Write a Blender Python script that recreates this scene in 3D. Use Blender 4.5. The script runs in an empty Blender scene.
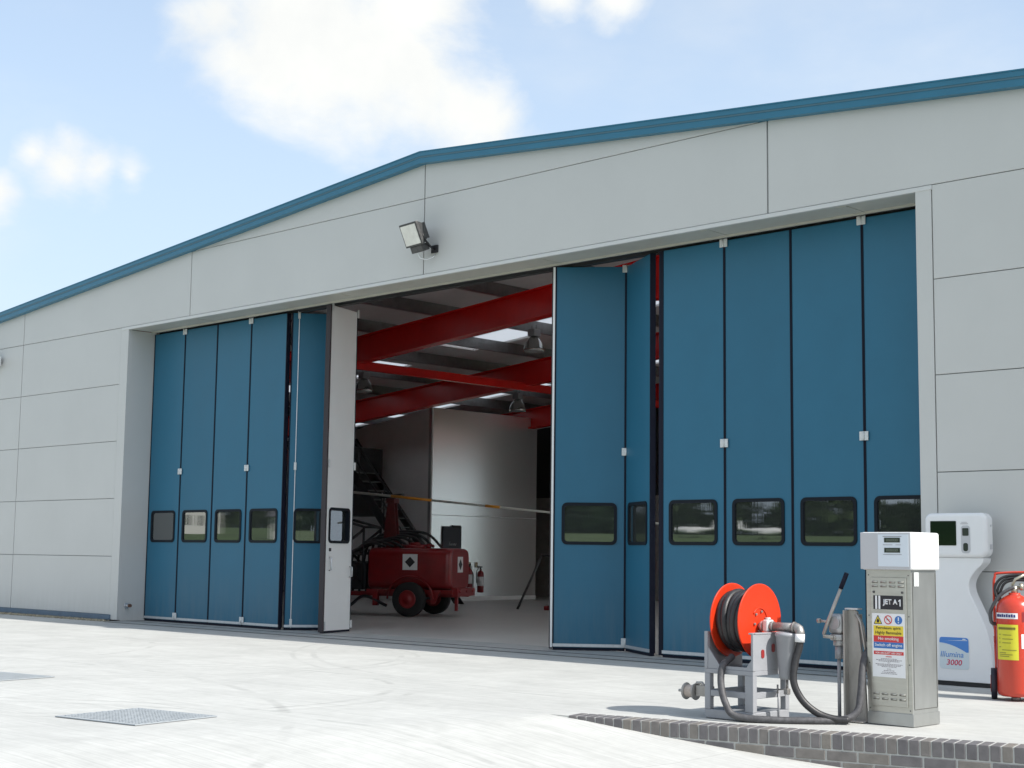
import bpy, bmesh, math, random
from mathutils import Vector, Matrix, Euler, noise
random.seed(7)
R = math.radians
scn = bpy.context.scene
COL = scn.collection
# ------------------------------------------------------------------ helpers
def tag(o, label=None, cat=None, group=None, kind=None):
    if label: o['label'] = label
    if cat: o['category'] = cat
    if group: o['group'] = group
    if kind: o['kind'] = kind
    return o
def empty(name, loc, rz=0.0, label=None, cat=None, group=None):
    o = bpy.data.objects.new(name, None); COL.objects.link(o)
    o.location = loc; o.rotation_euler = (0, 0, rz); o.empty_display_size = .2
    return tag(o, label, cat, group)
def copy_tree(o, parent=None):
    c = o.copy(); COL.objects.link(c)
    if parent: c.parent = parent
    for ch in o.children: copy_tree(ch, c)
    return c
class MB:
    def __init__(s): s.bm = bmesh.new(); s.smooth = False
    def _new(s, f): 
        n0 = len(s.bm.verts); f(); s.bm.verts.ensure_lookup_table(); return s.bm.verts[n0:]
    def box(s, x0, x1, y0, y1, z0, z1, M=None):
        vs = [s.bm.verts.new((x, y, z)) for x in (x0, x1) for y in (y0, y1) for z in (z0, z1)]
        for f in ((0,1,3,2),(4,6,7,5),(0,4,5,1),(2,3,7,6),(0,2,6,4),(1,5,7,3)):
            s.bm.faces.new([vs[i] for i in f])
        if M is not None:
            for v in vs: v.co = M @ v.co
        return s
    def bbox(s, x0, x1, y0, y1, z0, z1, b=.01, seg=2, M=None):
        t = bmesh.new(); vs = [t.verts.new((x, y, z)) for x in (x0, x1) for y in (y0, y1) for z in (z0, z1)]
        for f in ((0,1,3,2),(4,6,7,5),(0,4,5,1),(2,3,7,6),(0,2,6,4),(1,5,7,3)): t.faces.new([vs[i] for i in f])
        bmesh.ops.bevel(t, geom=t.edges[:], offset=b, segments=seg, profile=.5, affect='EDGES')
        return s.merge(t, M)
    def merge(s, t, M=None):
        m = {}
        for v in t.verts: m[v] = s.bm.verts.new(M @ v.co if M is not None else v.co)
        for f in t.faces:
            g = s.bm.faces.new([m[v] for v in f.verts]); g.smooth = f.smooth
        t.free(); return s
    def cyl(s, a, b, r, r2=None, n=16, cap=True, smooth=True):
        a = Vector(a); b = Vector(b); r2 = r if r2 is None else r2
        d = (b - a).normalized(); u = d.orthogonal().normalized(); w = d.cross(u)
        A = []; B = []
        for i in range(n):
            t = 2*math.pi*i/n; o = u*math.cos(t) + w*math.sin(t)
            A.append(s.bm.verts.new(a + o*r)); B.append(s.bm.verts.new(b + o*r2))
        for i in range(n):
            f = s.bm.faces.new((A[i], A[(i+1)%n], B[(i+1)%n], B[i])); f.smooth = smooth
        if cap:
            s.bm.faces.new(A[::-1]); s.bm.faces.new(B)
        return s
    def tube(s, pts, r, n=10, cap=True, closed=False):
        pts = [Vector(p) for p in pts]; rings = []; N = len(pts)
        up = None
        for i, p in enumerate(pts):
            if closed: d = (pts[(i+1)%N] - pts[i-1]).normalized()
            else: d = (pts[min(i+1, N-1)] - pts[max(i-1, 0)]).normalized()
            if up is None: up = d.orthogonal().normalized()
            up = (up - d*up.dot(d)).normalized(); w = d.cross(up)
            rr = r[i] if isinstance(r, (list, tuple)) else r
            rings.append([s.bm.verts.new(p + (up*math.cos(2*math.pi*k/n) + w*math.sin(2*math.pi*k/n))*rr) for k in range(n)])
        for i in range(N if closed else N-1):
            A = rings[i]; B = rings[(i+1)%N]
            for k in range(n):
                f = s.bm.faces.new((A[k], A[(k+1)%n], B[(k+1)%n], B[k])); f.smooth = True
        if cap and not closed:
            s.bm.faces.new(rings[0][::-1]); s.bm.faces.new(rings[-1])
        return s
    def lathe(s, prof, c=(0,0,0), axis='z', n=32, smooth=True, M=None):
        rings = []
        for (r, h) in prof:
            ring = []
            for i in range(n):
                t = 2*math.pi*i/n; a, b = r*math.cos(t), r*math.sin(t)
                p = {'z': (a, b, h), 'x': (h, a, b), 'y': (b, h, a)}[axis]
                p = Vector(p)
                if M is not None: p = M @ p
                ring.append(s.bm.verts.new(p + Vector(c)))
            rings.append(ring)
        for A, B in zip(rings, rings[1:]):
            for i in range(n):
                try:
                    f = s.bm.faces.new((A[i], A[(i+1)%n], B[(i+1)%n], B[i])); f.smooth = smooth
                except ValueError: pass
        if prof[0][0] > 1e-5: s.bm.faces.new(rings[0][::-1])
        if prof[-1][0] > 1e-5: s.bm.faces.new(rings[-1])
        return s
    def prism(s, poly, d0, d1, plane='xz', smooth=False, M=None):
        def mk(p, d):
            v = Vector({'xz': (p[0], d, p[1]), 'xy': (p[0], p[1], d), 'yz': (d, p[0], p[1])}[plane])
            return s.bm.verts.new(M @ v if M is not None else v)
        A = [mk(p, d0) for p in poly]; B = [mk(p, d1) for p in poly]; n = len(poly)
        s.bm.faces.new(A); s.bm.faces.new(B[::-1])
        for i in range(n):
            f = s.bm.faces.new((A[i], B[i], B[(i+1)%n], A[(i+1)%n])); f.smooth = smooth
        return s
    def build(s, name, mat, parent=None, loc=(0,0,0), rot=(0,0,0), bevel=0, seg=2, auto=False):
        bmesh.ops.recalc_face_normals(s.bm, faces=s.bm.faces[:])
        me = bpy.data.meshes.new(name); s.bm.to_mesh(me); s.bm.free()
        me.materials.append(mat)
        o = bpy.data.objects.new(name, me); COL.objects.link(o)
        o.location = loc; o.rotation_euler = rot
        if parent: o.parent = parent
        if bevel:
            m = o.modifiers.new('bevel', 'BEVEL'); m.width = bevel; m.segments = seg; m.limit_method = 'ANGLE'; m.angle_limit = R(40)
        return o
def rrect(x0, x1, z0, z1, r, n=6):
    P = []
    for cx, cz, a0 in ((x1-r, z1-r, 0), (x0+r, z1-r, 90), (x0+r, z0+r, 180), (x1-r, z0+r, 270)):
        for i in range(n+1):
            a = R(a0 + 90*i/n); P.append((cx + r*math.cos(a), cz + r*math.sin(a)))
    return P
def text(name, body, w, h, centre, mat, parent, bold=0.0, rot=(math.pi/2, 0, 0), depth=.0008, loc_z=0):
    cu = bpy.data.curves.new(name, 'FONT'); cu.body = body; cu.size = 1; cu.extrude = 0.0; cu.offset = bold
    cu.align_x = 'LEFT'; cu.resolution_u = 3
    t = bpy.data.objects.new(name, cu); COL.objects.link(t)
    dg = bpy.context.evaluated_depsgraph_get(); me = bpy.data.meshes.new_from_object(t.evaluated_get(dg))
    bpy.data.objects.remove(t); bpy.data.curves.remove(cu)
    xs = [v.co.x for v in me.vertices]; ys = [v.co.y for v in me.vertices]
    cx = (min(xs)+max(xs))/2; cy = (min(ys)+max(ys))/2; sx = w/(max(xs)-min(xs)); sy = h/(max(ys)-min(ys))
    for v in me.vertices: v.co = Vector(((v.co.x-cx)*sx, (v.co.y-cy)*sy, 0))
    bm = bmesh.new(); bm.from_mesh(me)
    g = bmesh.ops.extrude_face_region(bm, geom=bm.faces[:])
    for e in g['geom']:
        if isinstance(e, bmesh.types.BMVert): e.co.z += depth
    bmesh.ops.recalc_face_normals(bm, faces=bm.faces[:])
    bm.to_mesh(me); bm.free(); me.materials.clear(); me.materials.append(mat)
    o = bpy.data.objects.new(name, me); COL.objects.link(o); o.location = centre; o.rotation_euler = rot
    if parent: o.parent = parent
    return o
# ------------------------------------------------------------------ materials
def mat(name, col, rough=.5, metal=0, spec=.5, nscale=0, namt=0, bump=0, bscale=60, coat=0, stretch=None, rvar=0, streak=0):
    m = bpy.data.materials.new(name); m.use_nodes = True; nt = m.node_tree; b = nt.nodes['Principled BSDF']
    b.inputs['Base Color'].default_value = (*col, 1); b.inputs['Roughness'].default_value = rough
    b.inputs['Metallic'].default_value = metal; b.inputs['Specular IOR Level'].default_value = spec
    b.inputs['Coat Weight'].default_value = coat
    L = nt.links.new; N = nt.nodes.new
    tc = N('ShaderNodeTexCoord'); mp = N('ShaderNodeMapping'); L(tc.outputs['Object'], mp.inputs['Vector'])
    if stretch: mp.inputs['Scale'].default_value = stretch
    if namt:
        n = N('ShaderNodeTexNoise'); n.inputs['Scale'].default_value = nscale; n.inputs['Detail'].default_value = 6; n.inputs['Roughness'].default_value = .6
        L(mp.outputs[0], n.inputs['Vector'])
        mr = N('ShaderNodeMapRange'); mr.inputs['From Min'].default_value = .3; mr.inputs['From Max'].default_value = .7
        mr.inputs['To Min'].default_value = 1-namt; mr.inputs['To Max'].default_value = 1+namt
        L(n.outputs['Fac'], mr.inputs['Value'])
        mx = N('ShaderNodeVectorMath'); mx.operation = 'SCALE'; mx.inputs[0].default_value = col
        L(mr.outputs[0], mx.inputs['Scale']); L(mx.outputs[0], b.inputs['Base Color'])
        if rvar:
            m2 = N('ShaderNodeMapRange'); m2.inputs['To Min'].default_value = rough-rvar; m2.inputs['To Max'].default_value = rough+rvar
            L(n.outputs['Fac'], m2.inputs['Value']); L(m2.outputs[0], b.inputs['Roughness'])
    if bump:
        n = N('ShaderNodeTexNoise'); n.inputs['Scale'].default_value = bscale; n.inputs['Detail'].default_value = 4
        L(mp.outputs[0], n.inputs['Vector'])
        bp = N('ShaderNodeBump'); bp.inputs['Strength'].default_value = bump; bp.inputs['Distance'].default_value = .01
        L(n.outputs['Fac'], bp.inputs['Height']); L(bp.outputs[0], b.inputs['Normal'])
    return m
M = {}
M['clad'] = mat('cladding', (.565, .57, .555), .42, nscale=.7, namt=.03, bump=.08, bscale=1.1, rvar=.06)
M['trim_grey'] = mat('trim_grey', (.60, .61, .60), .4, nscale=2, namt=.02)
M['soffit'] = mat('soffit_metal', (.48, .48, .43), .4, nscale=2, namt=.05)
M['joint'] = mat('joint_rubber', (.24, .25, .26), .8)
M['verge'] = mat('verge_blue', (.012, .150, .25), .42, nscale=3, namt=.06, coat=.2)
M['flash'] = mat('base_flashing', (.09, .14, .20), .45, nscale=6, namt=.12)
M['door'] = mat('door_blue', (.021, .134, .224), .40, spec=.40, nscale=1.2, namt=.05, bump=.03, bscale=1.5, rvar=.07)
M['door_in'] = mat('door_inner_white', (.76, .78, .77), .4, nscale=1.2, namt=.03)
M['rail'] = mat('aluminium', (.62, .64, .66), .35, metal=.6, nscale=20, namt=.08)
M['hinge'] = mat('hinge_zinc', (.66, .68, .68), .45, metal=.3, nscale=40, namt=.1)
M['rubber'] = mat('black_rubber', (.008, .010, .022), .65, spec=.2)
M['rubber_br'] = mat('brown_rubber', (.030, .025, .030), .55)
M['red'] = mat('red_steel', (.60, .010, .008), .27, nscale=3, namt=.08)
M['purlin'] = mat('galv_purlin', (.20, .20, .20), .35, metal=.7, nscale=8, namt=.15)
M['roofin'] = mat('roof_liner', (.66, .64, .63), .5, nscale=2, namt=.05)
M['roofout'] = mat('roof_sheet', (.35, .37, .37), .5, nscale=2, namt=.05)
M['liner'] = mat('white_liner', (.84, .84, .82), .22, metal=.7, bump=.25, bscale=.9, stretch=(1, 1, .12))
M['block'] = mat('blockwork', (.36, .35, .33), .8, nscale=5, namt=.1)
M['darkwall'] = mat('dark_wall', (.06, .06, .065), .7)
M['dark'] = mat('dark_paint', (.02, .02, .022), .5, nscale=9, namt=.3)
M['dkmetal'] = mat('dark_metal', (.09, .09, .09), .5, metal=.6, nscale=20, namt=.3)
M['bowser'] = mat('bowser_red', (.22, .006, .008), .30, nscale=4, namt=.18, coat=.3)
M['tyre'] = mat('tyre_rubber', (.018, .018, .018), .8, bump=.3, bscale=30)
M['white'] = mat('white_paint', (.78, .79, .78), .35, nscale=5, namt=.03)
M['white_gl'] = mat('white_plastic', (.80, .81, .82), .25, nscale=3, namt=.02, coat=.2)
M['grey_paint'] = mat('grey_stand_paint', (.29, .30, .32), .4, nscale=8, namt=.06, bump=.05, bscale=40)
M['cast'] = mat('cast_metal', (.30, .29, .28), .5, metal=.7, nscale=30, namt=.25, bump=.2, bscale=80)
M['pump_metal'] = mat('worn_alloy', (.42, .40, .37), .48, metal=.45, nscale=12, namt=.18, bump=.15, bscale=50, stretch=(1,1,.3))
M['steel'] = mat('brushed_stainless', (.44, .45, .44), .36, metal=.8, nscale=5, namt=.07, stretch=(2,2,.8), rvar=.08, bump=.06, bscale=12)
M['steel_fr'] = mat('stainless_front', (.50, .49, .44), .34, metal=.7, nscale=6, namt=.08, stretch=(1,1,5), rvar=.06)
M['reel'] = mat('reel_orange_red', (.60, .038, .010), .42, spec=.3, nscale=4, namt=.05)
M['hose'] = mat('black_hose', (.022, .022, .024), .45, nscale=30, namt=.3, bump=.1, bscale=120)
M['hose_grey'] = mat('dusty_hose', (.07, .07, .075), .6, nscale=30, namt=.35)
M['ext'] = mat('extinguisher_red', (.52, .040, .016), .25, nscale=5, namt=.05, coat=.4)
M['yellow'] = mat('label_yellow', (.66, .62, .04), .5)
M['yel2'] = mat('sign_yellow', (.80, .62, .05), .5)
M['sred'] = mat('sign_red', (.62, .04, .04), .5)
M['sblue'] = mat('sign_blue', (.04, .17, .48), .5)
M['swhite'] = mat('sign_white', (.80, .81, .82), .45)
M['sblack'] = mat('sign_black', (.015, .015, .02), .45)
M['ink'] = mat('print_grey', (.22, .20, .22), .6)
M['navy'] = mat('navy_ink', (.015, .02, .16), .5)
M['pblue'] = mat('panel_blue', (.06, .22, .60), .4)
M['pred'] = mat('letter_red', (.60, .03, .10), .5)
M['lblue'] = mat('letter_blue', (.12, .28, .62), .5)
M['lcd'] = mat('lcd', (.035, .045, .035), .15)
M['screen'] = mat('dark_green_screen', (.006, .016, .006), .08)
M['pale'] = mat('pale_display', (.66, .72, .78), .3)
M['greyface'] = mat('grey_plastic', (.50, .51, .53), .35)
M['slot'] = mat('vent_dark', (.08, .08, .07), .6)
M['orange'] = mat('orange_band', (.75, .30, .02), .45)
M['pole'] = mat('pole_white', (.62, .62, .56), .35)
M['rust'] = mat('rusty_iron', (.12, .06, .04), .8, nscale=40, namt=.4)
M['sand'] = mat('spool_cord', (.50, .42, .36), .7, nscale=60, namt=.15)
M['house_w'] = mat('white_render', (.75, .75, .72), .7)
M['roof_d'] = mat('slate_roof', (.10, .10, .11), .7)
M['wframe'] = mat('window_rubber', (.006, .010, .016), .6, spec=.2)
def weather(m, zlo, zhi, amt, var=.0, tint=(.30, .28, .24), streak=0.0):
    nt = m.node_tree; N = nt.nodes.new; L = nt.links.new; b = nt.nodes['Principled BSDF']; src = b.inputs['Base Color'].links[0].from_socket
    g = N('ShaderNodeNewGeometry'); sp = N('ShaderNodeSeparateXYZ'); L(g.outputs['Position'], sp.inputs[0])
    mp = N('ShaderNodeMapping'); mp.inputs['Scale'].default_value = (5, 5, .5); L(g.outputs['Position'], mp.inputs[0])
    n = N('ShaderNodeTexNoise'); n.inputs['Scale'].default_value = 2.2; n.inputs['Detail'].default_value = 7; n.inputs['Roughness'].default_value = .65; L(mp.outputs[0], n.inputs['Vector'])
    a = N('ShaderNodeMapRange'); a.inputs['From Min'].default_value = zhi; a.inputs['From Max'].default_value = zlo; a.inputs['To Max'].default_value = amt; L(sp.outputs['Z'], a.inputs['Value'])
    c = N('ShaderNodeMapRange'); c.inputs['From Min'].default_value = .35; c.inputs['From Max'].default_value = .65; L(n.outputs['Fac'], c.inputs['Value'])
    f = N('ShaderNodeMath'); f.operation = 'MULTIPLY'; L(a.outputs[0], f.inputs[0]); L(c.outputs[0], f.inputs[1])
    st = N('ShaderNodeMath'); st.operation = 'MULTIPLY_ADD'; L(c.outputs[0], st.inputs[0]); st.inputs[1].default_value = streak; L(f.outputs[0], st.inputs[2])
    mx = N('ShaderNodeMixRGB'); L(st.outputs[0], mx.inputs[0]); L(src, mx.inputs[1]); mx.inputs[2].default_value = (*tint, 1)
    oi = N('ShaderNodeObjectInfo'); v = N('ShaderNodeMapRange'); v.inputs['To Min'].default_value = 1-var; v.inputs['To Max'].default_value = 1+var; L(oi.outputs['Random'], v.inputs['Value'])
    sc = N('ShaderNodeVectorMath'); sc.operation = 'SCALE'; L(mx.outputs[0], sc.inputs[0]); L(v.outputs[0], sc.inputs['Scale']); L(sc.outputs[0], b.inputs['Base Color'])
weather(M['door'], 0, .9, .16, .045, (.25, .25, .23), .004)
weather(M['clad'], 0, .7, .20, 0, (.36, .35, .31), .012)
weather(M['white'], 0, 6, 0, .01)
# concrete apron
def concrete():
    m = bpy.data.materials.new('brushed_concrete'); m.use_nodes = True; nt = m.node_tree; b = nt.nodes['Principled BSDF']
    N = nt.nodes.new; L = nt.links.new; g = N('ShaderNodeNewGeometry')
    def noise_(sc, det, scale=(1,1,1), rot=0, dist=0):
        mp = N('ShaderNodeMapping'); mp.inputs['Scale'].default_value = scale; mp.inputs['Rotation'].default_value = (0,0,rot)
        n = N('ShaderNodeTexNoise'); n.inputs['Scale'].default_value = sc; n.inputs['Detail'].default_value = det; n.inputs['Distortion'].default_value = dist
        n.inputs['Roughness'].default_value = .62
        L(g.outputs['Position'], mp.inputs['Vector']); L(mp.outputs[0], n.inputs['Vector']); return n
    big = noise_(.35, 5); fine = noise_(9, 6); brush = noise_(3.0, 5, (.22, 14, 1), R(4)); blot = noise_(1.6, 6, dist=.6)
    def mr(n, a, b_, lo=.3, hi=.7):
        r = N('ShaderNodeMapRange'); r.inputs['From Min'].default_value = lo; r.inputs['From Max'].default_value = hi
        r.inputs['To Min'].default_value = a; r.inputs['To Max'].default_value = b_; L(n, r.inputs['Value']); return r.outputs[0]
    def mul(a, b_):
        x = N('ShaderNodeMath'); x.operation = 'MULTIPLY'; L(a, x.inputs[0])
        if hasattr(b_, 'links'): L(b_, x.inputs[1])
        else: x.inputs[1].default_value = b_
        return x.outputs[0]
    v = mul(mul(mr(big.outputs['Fac'], .93, 1.05), mr(fine.outputs['Fac'], .95, 1.05)), mul(mr(brush.outputs['Fac'], .85, 1.08), mr(blot.outputs['Fac'], .88, 1.05)))
    # tyre marks: thin arcs, distance to circles
    sep = N('ShaderNodeSeparateXYZ'); L(g.outputs['Position'], sep.inputs[0])
    for (cx, cy, rad, w, dk) in ((-12.0,-6.5,2.4,.05,.16), (-12.0,-6.5,2.62,.05,.14), (-15.5,-4.2,3.1,.05,.13), (-15.5,-4.2,3.3,.04,.12), (-8.0,-12.5,5.6,.05,.16), (-8.0,-12.5,5.85,.05,.13), (-14.0,-14.0,8.6,.06,.12), (-10.0,3.0,7.0,.05,.10), (-10.0,3.0,7.25,.04,.10), (-19,-6,3.6,.05,.12)):
        vm = N('ShaderNodeVectorMath'); vm.operation = 'DISTANCE'; L(g.outputs['Position'], vm.inputs[0]); vm.inputs[1].default_value = (cx, cy, 0)
        s1 = N('ShaderNodeMath'); s1.operation = 'SUBTRACT'; L(vm.outputs['Value'], s1.inputs[0]); s1.inputs[1].default_value = rad
        ab = N('ShaderNodeMath'); ab.operation = 'ABSOLUTE'; L(s1.outputs[0], ab.inputs[0])
        m3 = N('ShaderNodeMapRange'); m3.inputs['From Min'].default_value = w*.4; m3.inputs['From Max'].default_value = w
        m3.inputs['To Min'].default_value = dk*1.5; m3.inputs['To Max'].default_value = 0; L(ab.outputs[0], m3.inputs['Value'])
        k = mul(m3.outputs[0], mr(blot.outputs['Fac'], 0, 1, .45, .6))
        iv = N('ShaderNodeMath'); iv.operation = 'SUBTRACT'; iv.inputs[0].default_value = 1; L(k, iv.inputs[1])
        v = mul(v, iv.outputs[0])
    # slab joints: sawn lines parallel to the building and across it
    for (axis, off, per) in (('X', .4, 6.0), ('Y', -.0, 5.2)):
        a = N('ShaderNodeMath'); a.operation = 'ADD'; L(sep.outputs[axis], a.inputs[0]); a.inputs[1].default_value = 600.0+off
        mo = N('ShaderNodeMath'); mo.operation = 'MODULO'; L(a.outputs[0], mo.inputs[0]); mo.inputs[1].default_value = per
        m3 = N('ShaderNodeMapRange'); m3.inputs['From Min'].default_value = .008; m3.inputs['From Max'].default_value = .014
        m3.inputs['To Min'].default_value = .80; m3.inputs['To Max'].default_value = 1; L(mo.outputs[0], m3.inputs['Value'])
        v = mul(v, m3.outputs[0])
    sc = N('ShaderNodeVectorMath'); sc.operation = 'SCALE'; sc.inputs[0].default_value = CONC; L(v, sc.inputs['Scale'])
    L(sc.outputs[0], b.inputs['Base Color']); b.inputs['Roughness'].default_value = .85
    bp = N('ShaderNodeBump'); bp.inputs['Strength'].default_value = .25; bp.inputs['Distance'].default_value = .004
    ad = N('ShaderNodeMath'); ad.operation = 'ADD'; L(brush.outputs['Fac'], ad.inputs[0]); L(fine.outputs['Fac'], ad.inputs[1])
    L(ad.outputs[0], bp.inputs['Height']); L(bp.outputs[0], b.inputs['Normal'])
    return m
CONC = (.462, .467, .447)
M['conc'] = concrete()
def brickmat():
    m = mat('blue_brick', (.080, .076, .088), .55, nscale=8, namt=.25, bump=.15, bscale=60)
    nt = m.node_tree; N = nt.nodes.new; L = nt.links.new
    g = N('ShaderNodeNewGeometry'); cr = N('ShaderNodeValToRGB'); e = cr.color_ramp.elements
    e[0].color = (.110, .106, .112, 1); e[1].color = (.185, .170, .150, 1); k = e.new(.5); k.color = (.138, .130, .132, 1)
    L(g.outputs['Random Per Island'], cr.inputs[0])
    n = N('ShaderNodeTexNoise'); n.inputs['Scale'].default_value = 14; n.inputs['Detail'].default_value = 6
    L(g.outputs['Position'], n.inputs['Vector']); mp = N('ShaderNodeMapRange'); mp.inputs['To Min'].default_value = .6; mp.inputs['To Max'].default_value = 1.4; L(n.outputs['Fac'], mp.inputs['Value'])
    sc = N('ShaderNodeVectorMath'); sc.operation = 'SCALE'; L(cr.outputs[0], sc.inputs[0]); L(mp.outputs[0], sc.inputs['Scale']); L(sc.outputs[0], nt.nodes['Principled BSDF'].inputs['Base Color'])
    return m
M['brick'] = brickmat()
M['mortar'] = mat('mortar', (.44, .40, .28), .9, nscale=9, namt=.3)
M['gravel'] = mat('gravel', (.30, .27, .20), .85, nscale=9, namt=.5)
def glass(name, tint=(.30,.34,.33), ior=3.3, rough=.012):
    m = bpy.data.materials.new(name); m.use_nodes = True; nt = m.node_tree; nt.nodes.clear(); N = nt.nodes.new; L = nt.links.new
    o = N('ShaderNodeOutputMaterial'); mx = N('ShaderNodeMixShader'); fr = N('ShaderNodeFresnel'); fr.inputs['IOR'].default_value = ior
    t = N('ShaderNodeBsdfTransparent'); t.inputs['Color'].default_value = (*tint, 1); g = N('ShaderNodeBsdfGlossy'); g.inputs['Roughness'].default_value = rough
    tc = N('ShaderNodeTexCoord'); mp = N('ShaderNodeMapping'); mp.inputs['Scale'].default_value = (38, 38, .15); n = N('ShaderNodeTexNoise'); n.inputs['Scale'].default_value = 1.3; n.inputs['Detail'].default_value = 3
    bp = N('ShaderNodeBump'); bp.inputs['Strength'].default_value = .08; bp.inputs['Distance'].default_value = .0008
    L(tc.outputs['Object'], mp.inputs[0]); L(mp.outputs[0], n.inputs['Vector']); L(n.outputs['Fac'], bp.inputs['Height']); L(bp.outputs[0], g.inputs['Normal'])
    df = N('ShaderNodeBsdfDiffuse'); df.inputs[0].default_value = (.20, .23, .22, 1); m2 = N('ShaderNodeMixShader'); m2.inputs[0].default_value = .16
    L(t.outputs[0], m2.inputs[1]); L(df.outputs[0], m2.inputs[2])
    L(fr.outputs[0], mx.inputs[0]); L(m2.outputs[0], mx.inputs[1]); L(g.outputs[0], mx.inputs[2]); L(mx.outputs[0], o.inputs[0])
    return m
M['glass'] = glass('twin_wall_pane')
M['rooflight'] = bpy.data.materials.new('rooflight_grp'); _m = M['rooflight']; _m.use_nodes = True; _nt = _m.node_tree; _nt.nodes.clear()
_o = _nt.nodes.new('ShaderNodeOutputMaterial'); _t = _nt.nodes.new('ShaderNodeBsdfTranslucent'); _t.inputs[0].default_value = (.85,.87,.87,1); _d = _nt.nodes.new('ShaderNodeBsdfDiffuse'); _d.inputs[0].default_value = (.6,.6,.6,1)
_a = _nt.nodes.new('ShaderNodeMixShader'); _a.inputs[0].default_value = .12; _nt.links.new(_t.outputs[0], _a.inputs[1]); _nt.links.new(_d.outputs[0], _a.inputs[2]); _nt.links.new(_a.outputs[0], _o.inputs[0])
_m2 = M['rooflight'].copy(); _m2.name = 'rooflight_dimmed'; M['rooflight_d'] = _m2  # copy with lower translucent colour, so the left-slope strips in view look less bright
for _n in _m2.node_tree.nodes:
    if _n.type == 'BSDF_TRANSLUCENT': _n.inputs[0].default_value = (.62, .64, .66, 1)
M['grass'] = mat('field_grass', (.055, .095, .020), .95, nscale=.15, namt=.3)
M['leaf'] = mat('tree_leaf', (.075, .115, .045), .8, nscale=.3, namt=.4)
M['bark'] = mat('bark', (.09, .07, .05), .9)

# ------------------------------------------------------------------ camera (solved from the photo's lines)
cd = bpy.data.cameras.new('camera'); cam = bpy.data.objects.new('camera', cd); COL.objects.link(cam); scn.camera = cam
cd.sensor_width = 36; cd.lens = 52.5403; cd.clip_end = 3000; cd.clip_start = .05
fwd = Vector((-.6890768, .7156392, .1141651)); rt = Vector((.7213142, .6924885, .0128668)); up = Vector((.06985, -.0912151, .9933785))
mw = Matrix.Identity(4)
for i in range(3): mw[i][0] = rt[i]; mw[i][1] = up[i]; mw[i][2] = -fwd[i]
mw.translation = Vector((0, -14.0026, 1.20848)); cam.matrix_world = mw

# ------------------------------------------------------------------ light and sky
SUNV = Vector((1.05, .14, 1.0)).normalized()
EL = math.asin(SUNV.z); AZ = math.atan2(SUNV.x, SUNV.y)
sd = bpy.data.lights.new('sun', 'SUN'); sd.energy = 4.2; sd.angle = R(.55); sd.color = (1, .955, .89)
so = bpy.data.objects.new('sun', sd); COL.objects.link(so); so.rotation_euler = SUNV.to_track_quat('Z', 'Y').to_euler(); so.location = (10, 0, 30)
w = bpy.data.worlds.new('World'); scn.world = w; w.use_nodes = True; nt = w.node_tree; nt.nodes.clear(); N = nt.nodes.new; L = nt.links.new
sky = N('ShaderNodeTexSky'); sky.sky_type = 'NISHITA'; sky.sun_disc = False; sky.sun_elevation = EL; sky.sun_rotation = AZ
sky.air_density = 1.0; sky.dust_density = 2.2; sky.ozone_density = 1.2
bg = N('ShaderNodeBackground'); bg.inputs['Strength'].default_value = .15; wo = N('ShaderNodeOutputWorld')
tc = N('ShaderNodeTexCoord')
def wnoise(sc, det, dist=0.0, scale=(1,1,1)):
    mp = N('ShaderNodeMapping'); mp.inputs['Scale'].default_value = scale; L(tc.outputs['Generated'], mp.inputs[0])
    n = N('ShaderNodeTexNoise'); n.inputs['Scale'].default_value = sc; n.inputs['Detail'].default_value = det; n.inputs['Distortion'].default_value = dist; n.inputs['Roughness'].default_value = .58
    L(mp.outputs[0], n.inputs['Vector']); return n.outputs['Fac']
def wm(op, a, b=None, clamp=False):
    x = N('ShaderNodeMath'); x.operation = op; x.use_clamp = clamp
    for i, q in enumerate((a, b)):
        if q is None: continue
        if hasattr(q, 'links'): L(q, x.inputs[i])
        else: x.inputs[i].default_value = q
    return x.outputs[0]
n1 = wnoise(9, 9, .3, (1,1,1.5)); n2 = wnoise(3.0, 6, 0, (1,1,2.2))
acc = None
# clouds: (direction, angular radius)
for (d, r) in (((-.777,.546,.318), .035), ((-.782,.533,.342), .034), ((-.681,.673,.292), .030), ((-.762,.559,.330), .055), ((-.740,.585,.335), .060), ((-.718,.616,.325), .060), ((-.700,.643,.312), .050), ((-.690,.660,.298), .034), ((-.735,.580,.352), .07), ((-.70,.622,.352), .06),
               ((-.850,.469,.245), .027), ((-.858,.452,.250), .018), ((-.828,.505,.240), .018), ((-.838,.488,.241), .022), ((-.872,.436,.222), .018), ((-.60,.715,.362), .024), ((-.63,.69,.362), .022),
               ((-.2,-.9,.38), .25), ((.5,-.8,.3), .3), ((-.8,-.5,.33), .2), ((.2,.9,.35), .2), ((.7,.6,.4), .2), ((-.5,-.75,.6), .3), ((.1,-.6,.8), .25)):
    dv = Vector(d).normalized()
    vd = N('ShaderNodeVectorMath'); vd.operation = 'DISTANCE'; L(tc.outputs['Generated'], vd.inputs[0]); vd.inputs[1].default_value = dv
    q = wm('SUBTRACT', 1.0, wm('DIVIDE', vd.outputs['Value'], r))
    acc = q if acc is None else wm('SMOOTH_MAX', acc, q)
for nd in nt.nodes:
    if nd.type == 'MATH' and nd.operation == 'SMOOTH_MAX': nd.inputs[2].default_value = .25
nd_ = wm('MULTIPLY', wm('SUBTRACT', n1, .5), 3.4)
accn = wm('ADD', wm('MAXIMUM', acc, -1.2), nd_)
mr = N('ShaderNodeMapRange'); mr.interpolation_type = 'SMOOTHSTEP'; mr.inputs['From Min'].default_value = -.35; mr.inputs['From Max'].default_value = .95; L(accn, mr.inputs['Value'])
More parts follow.
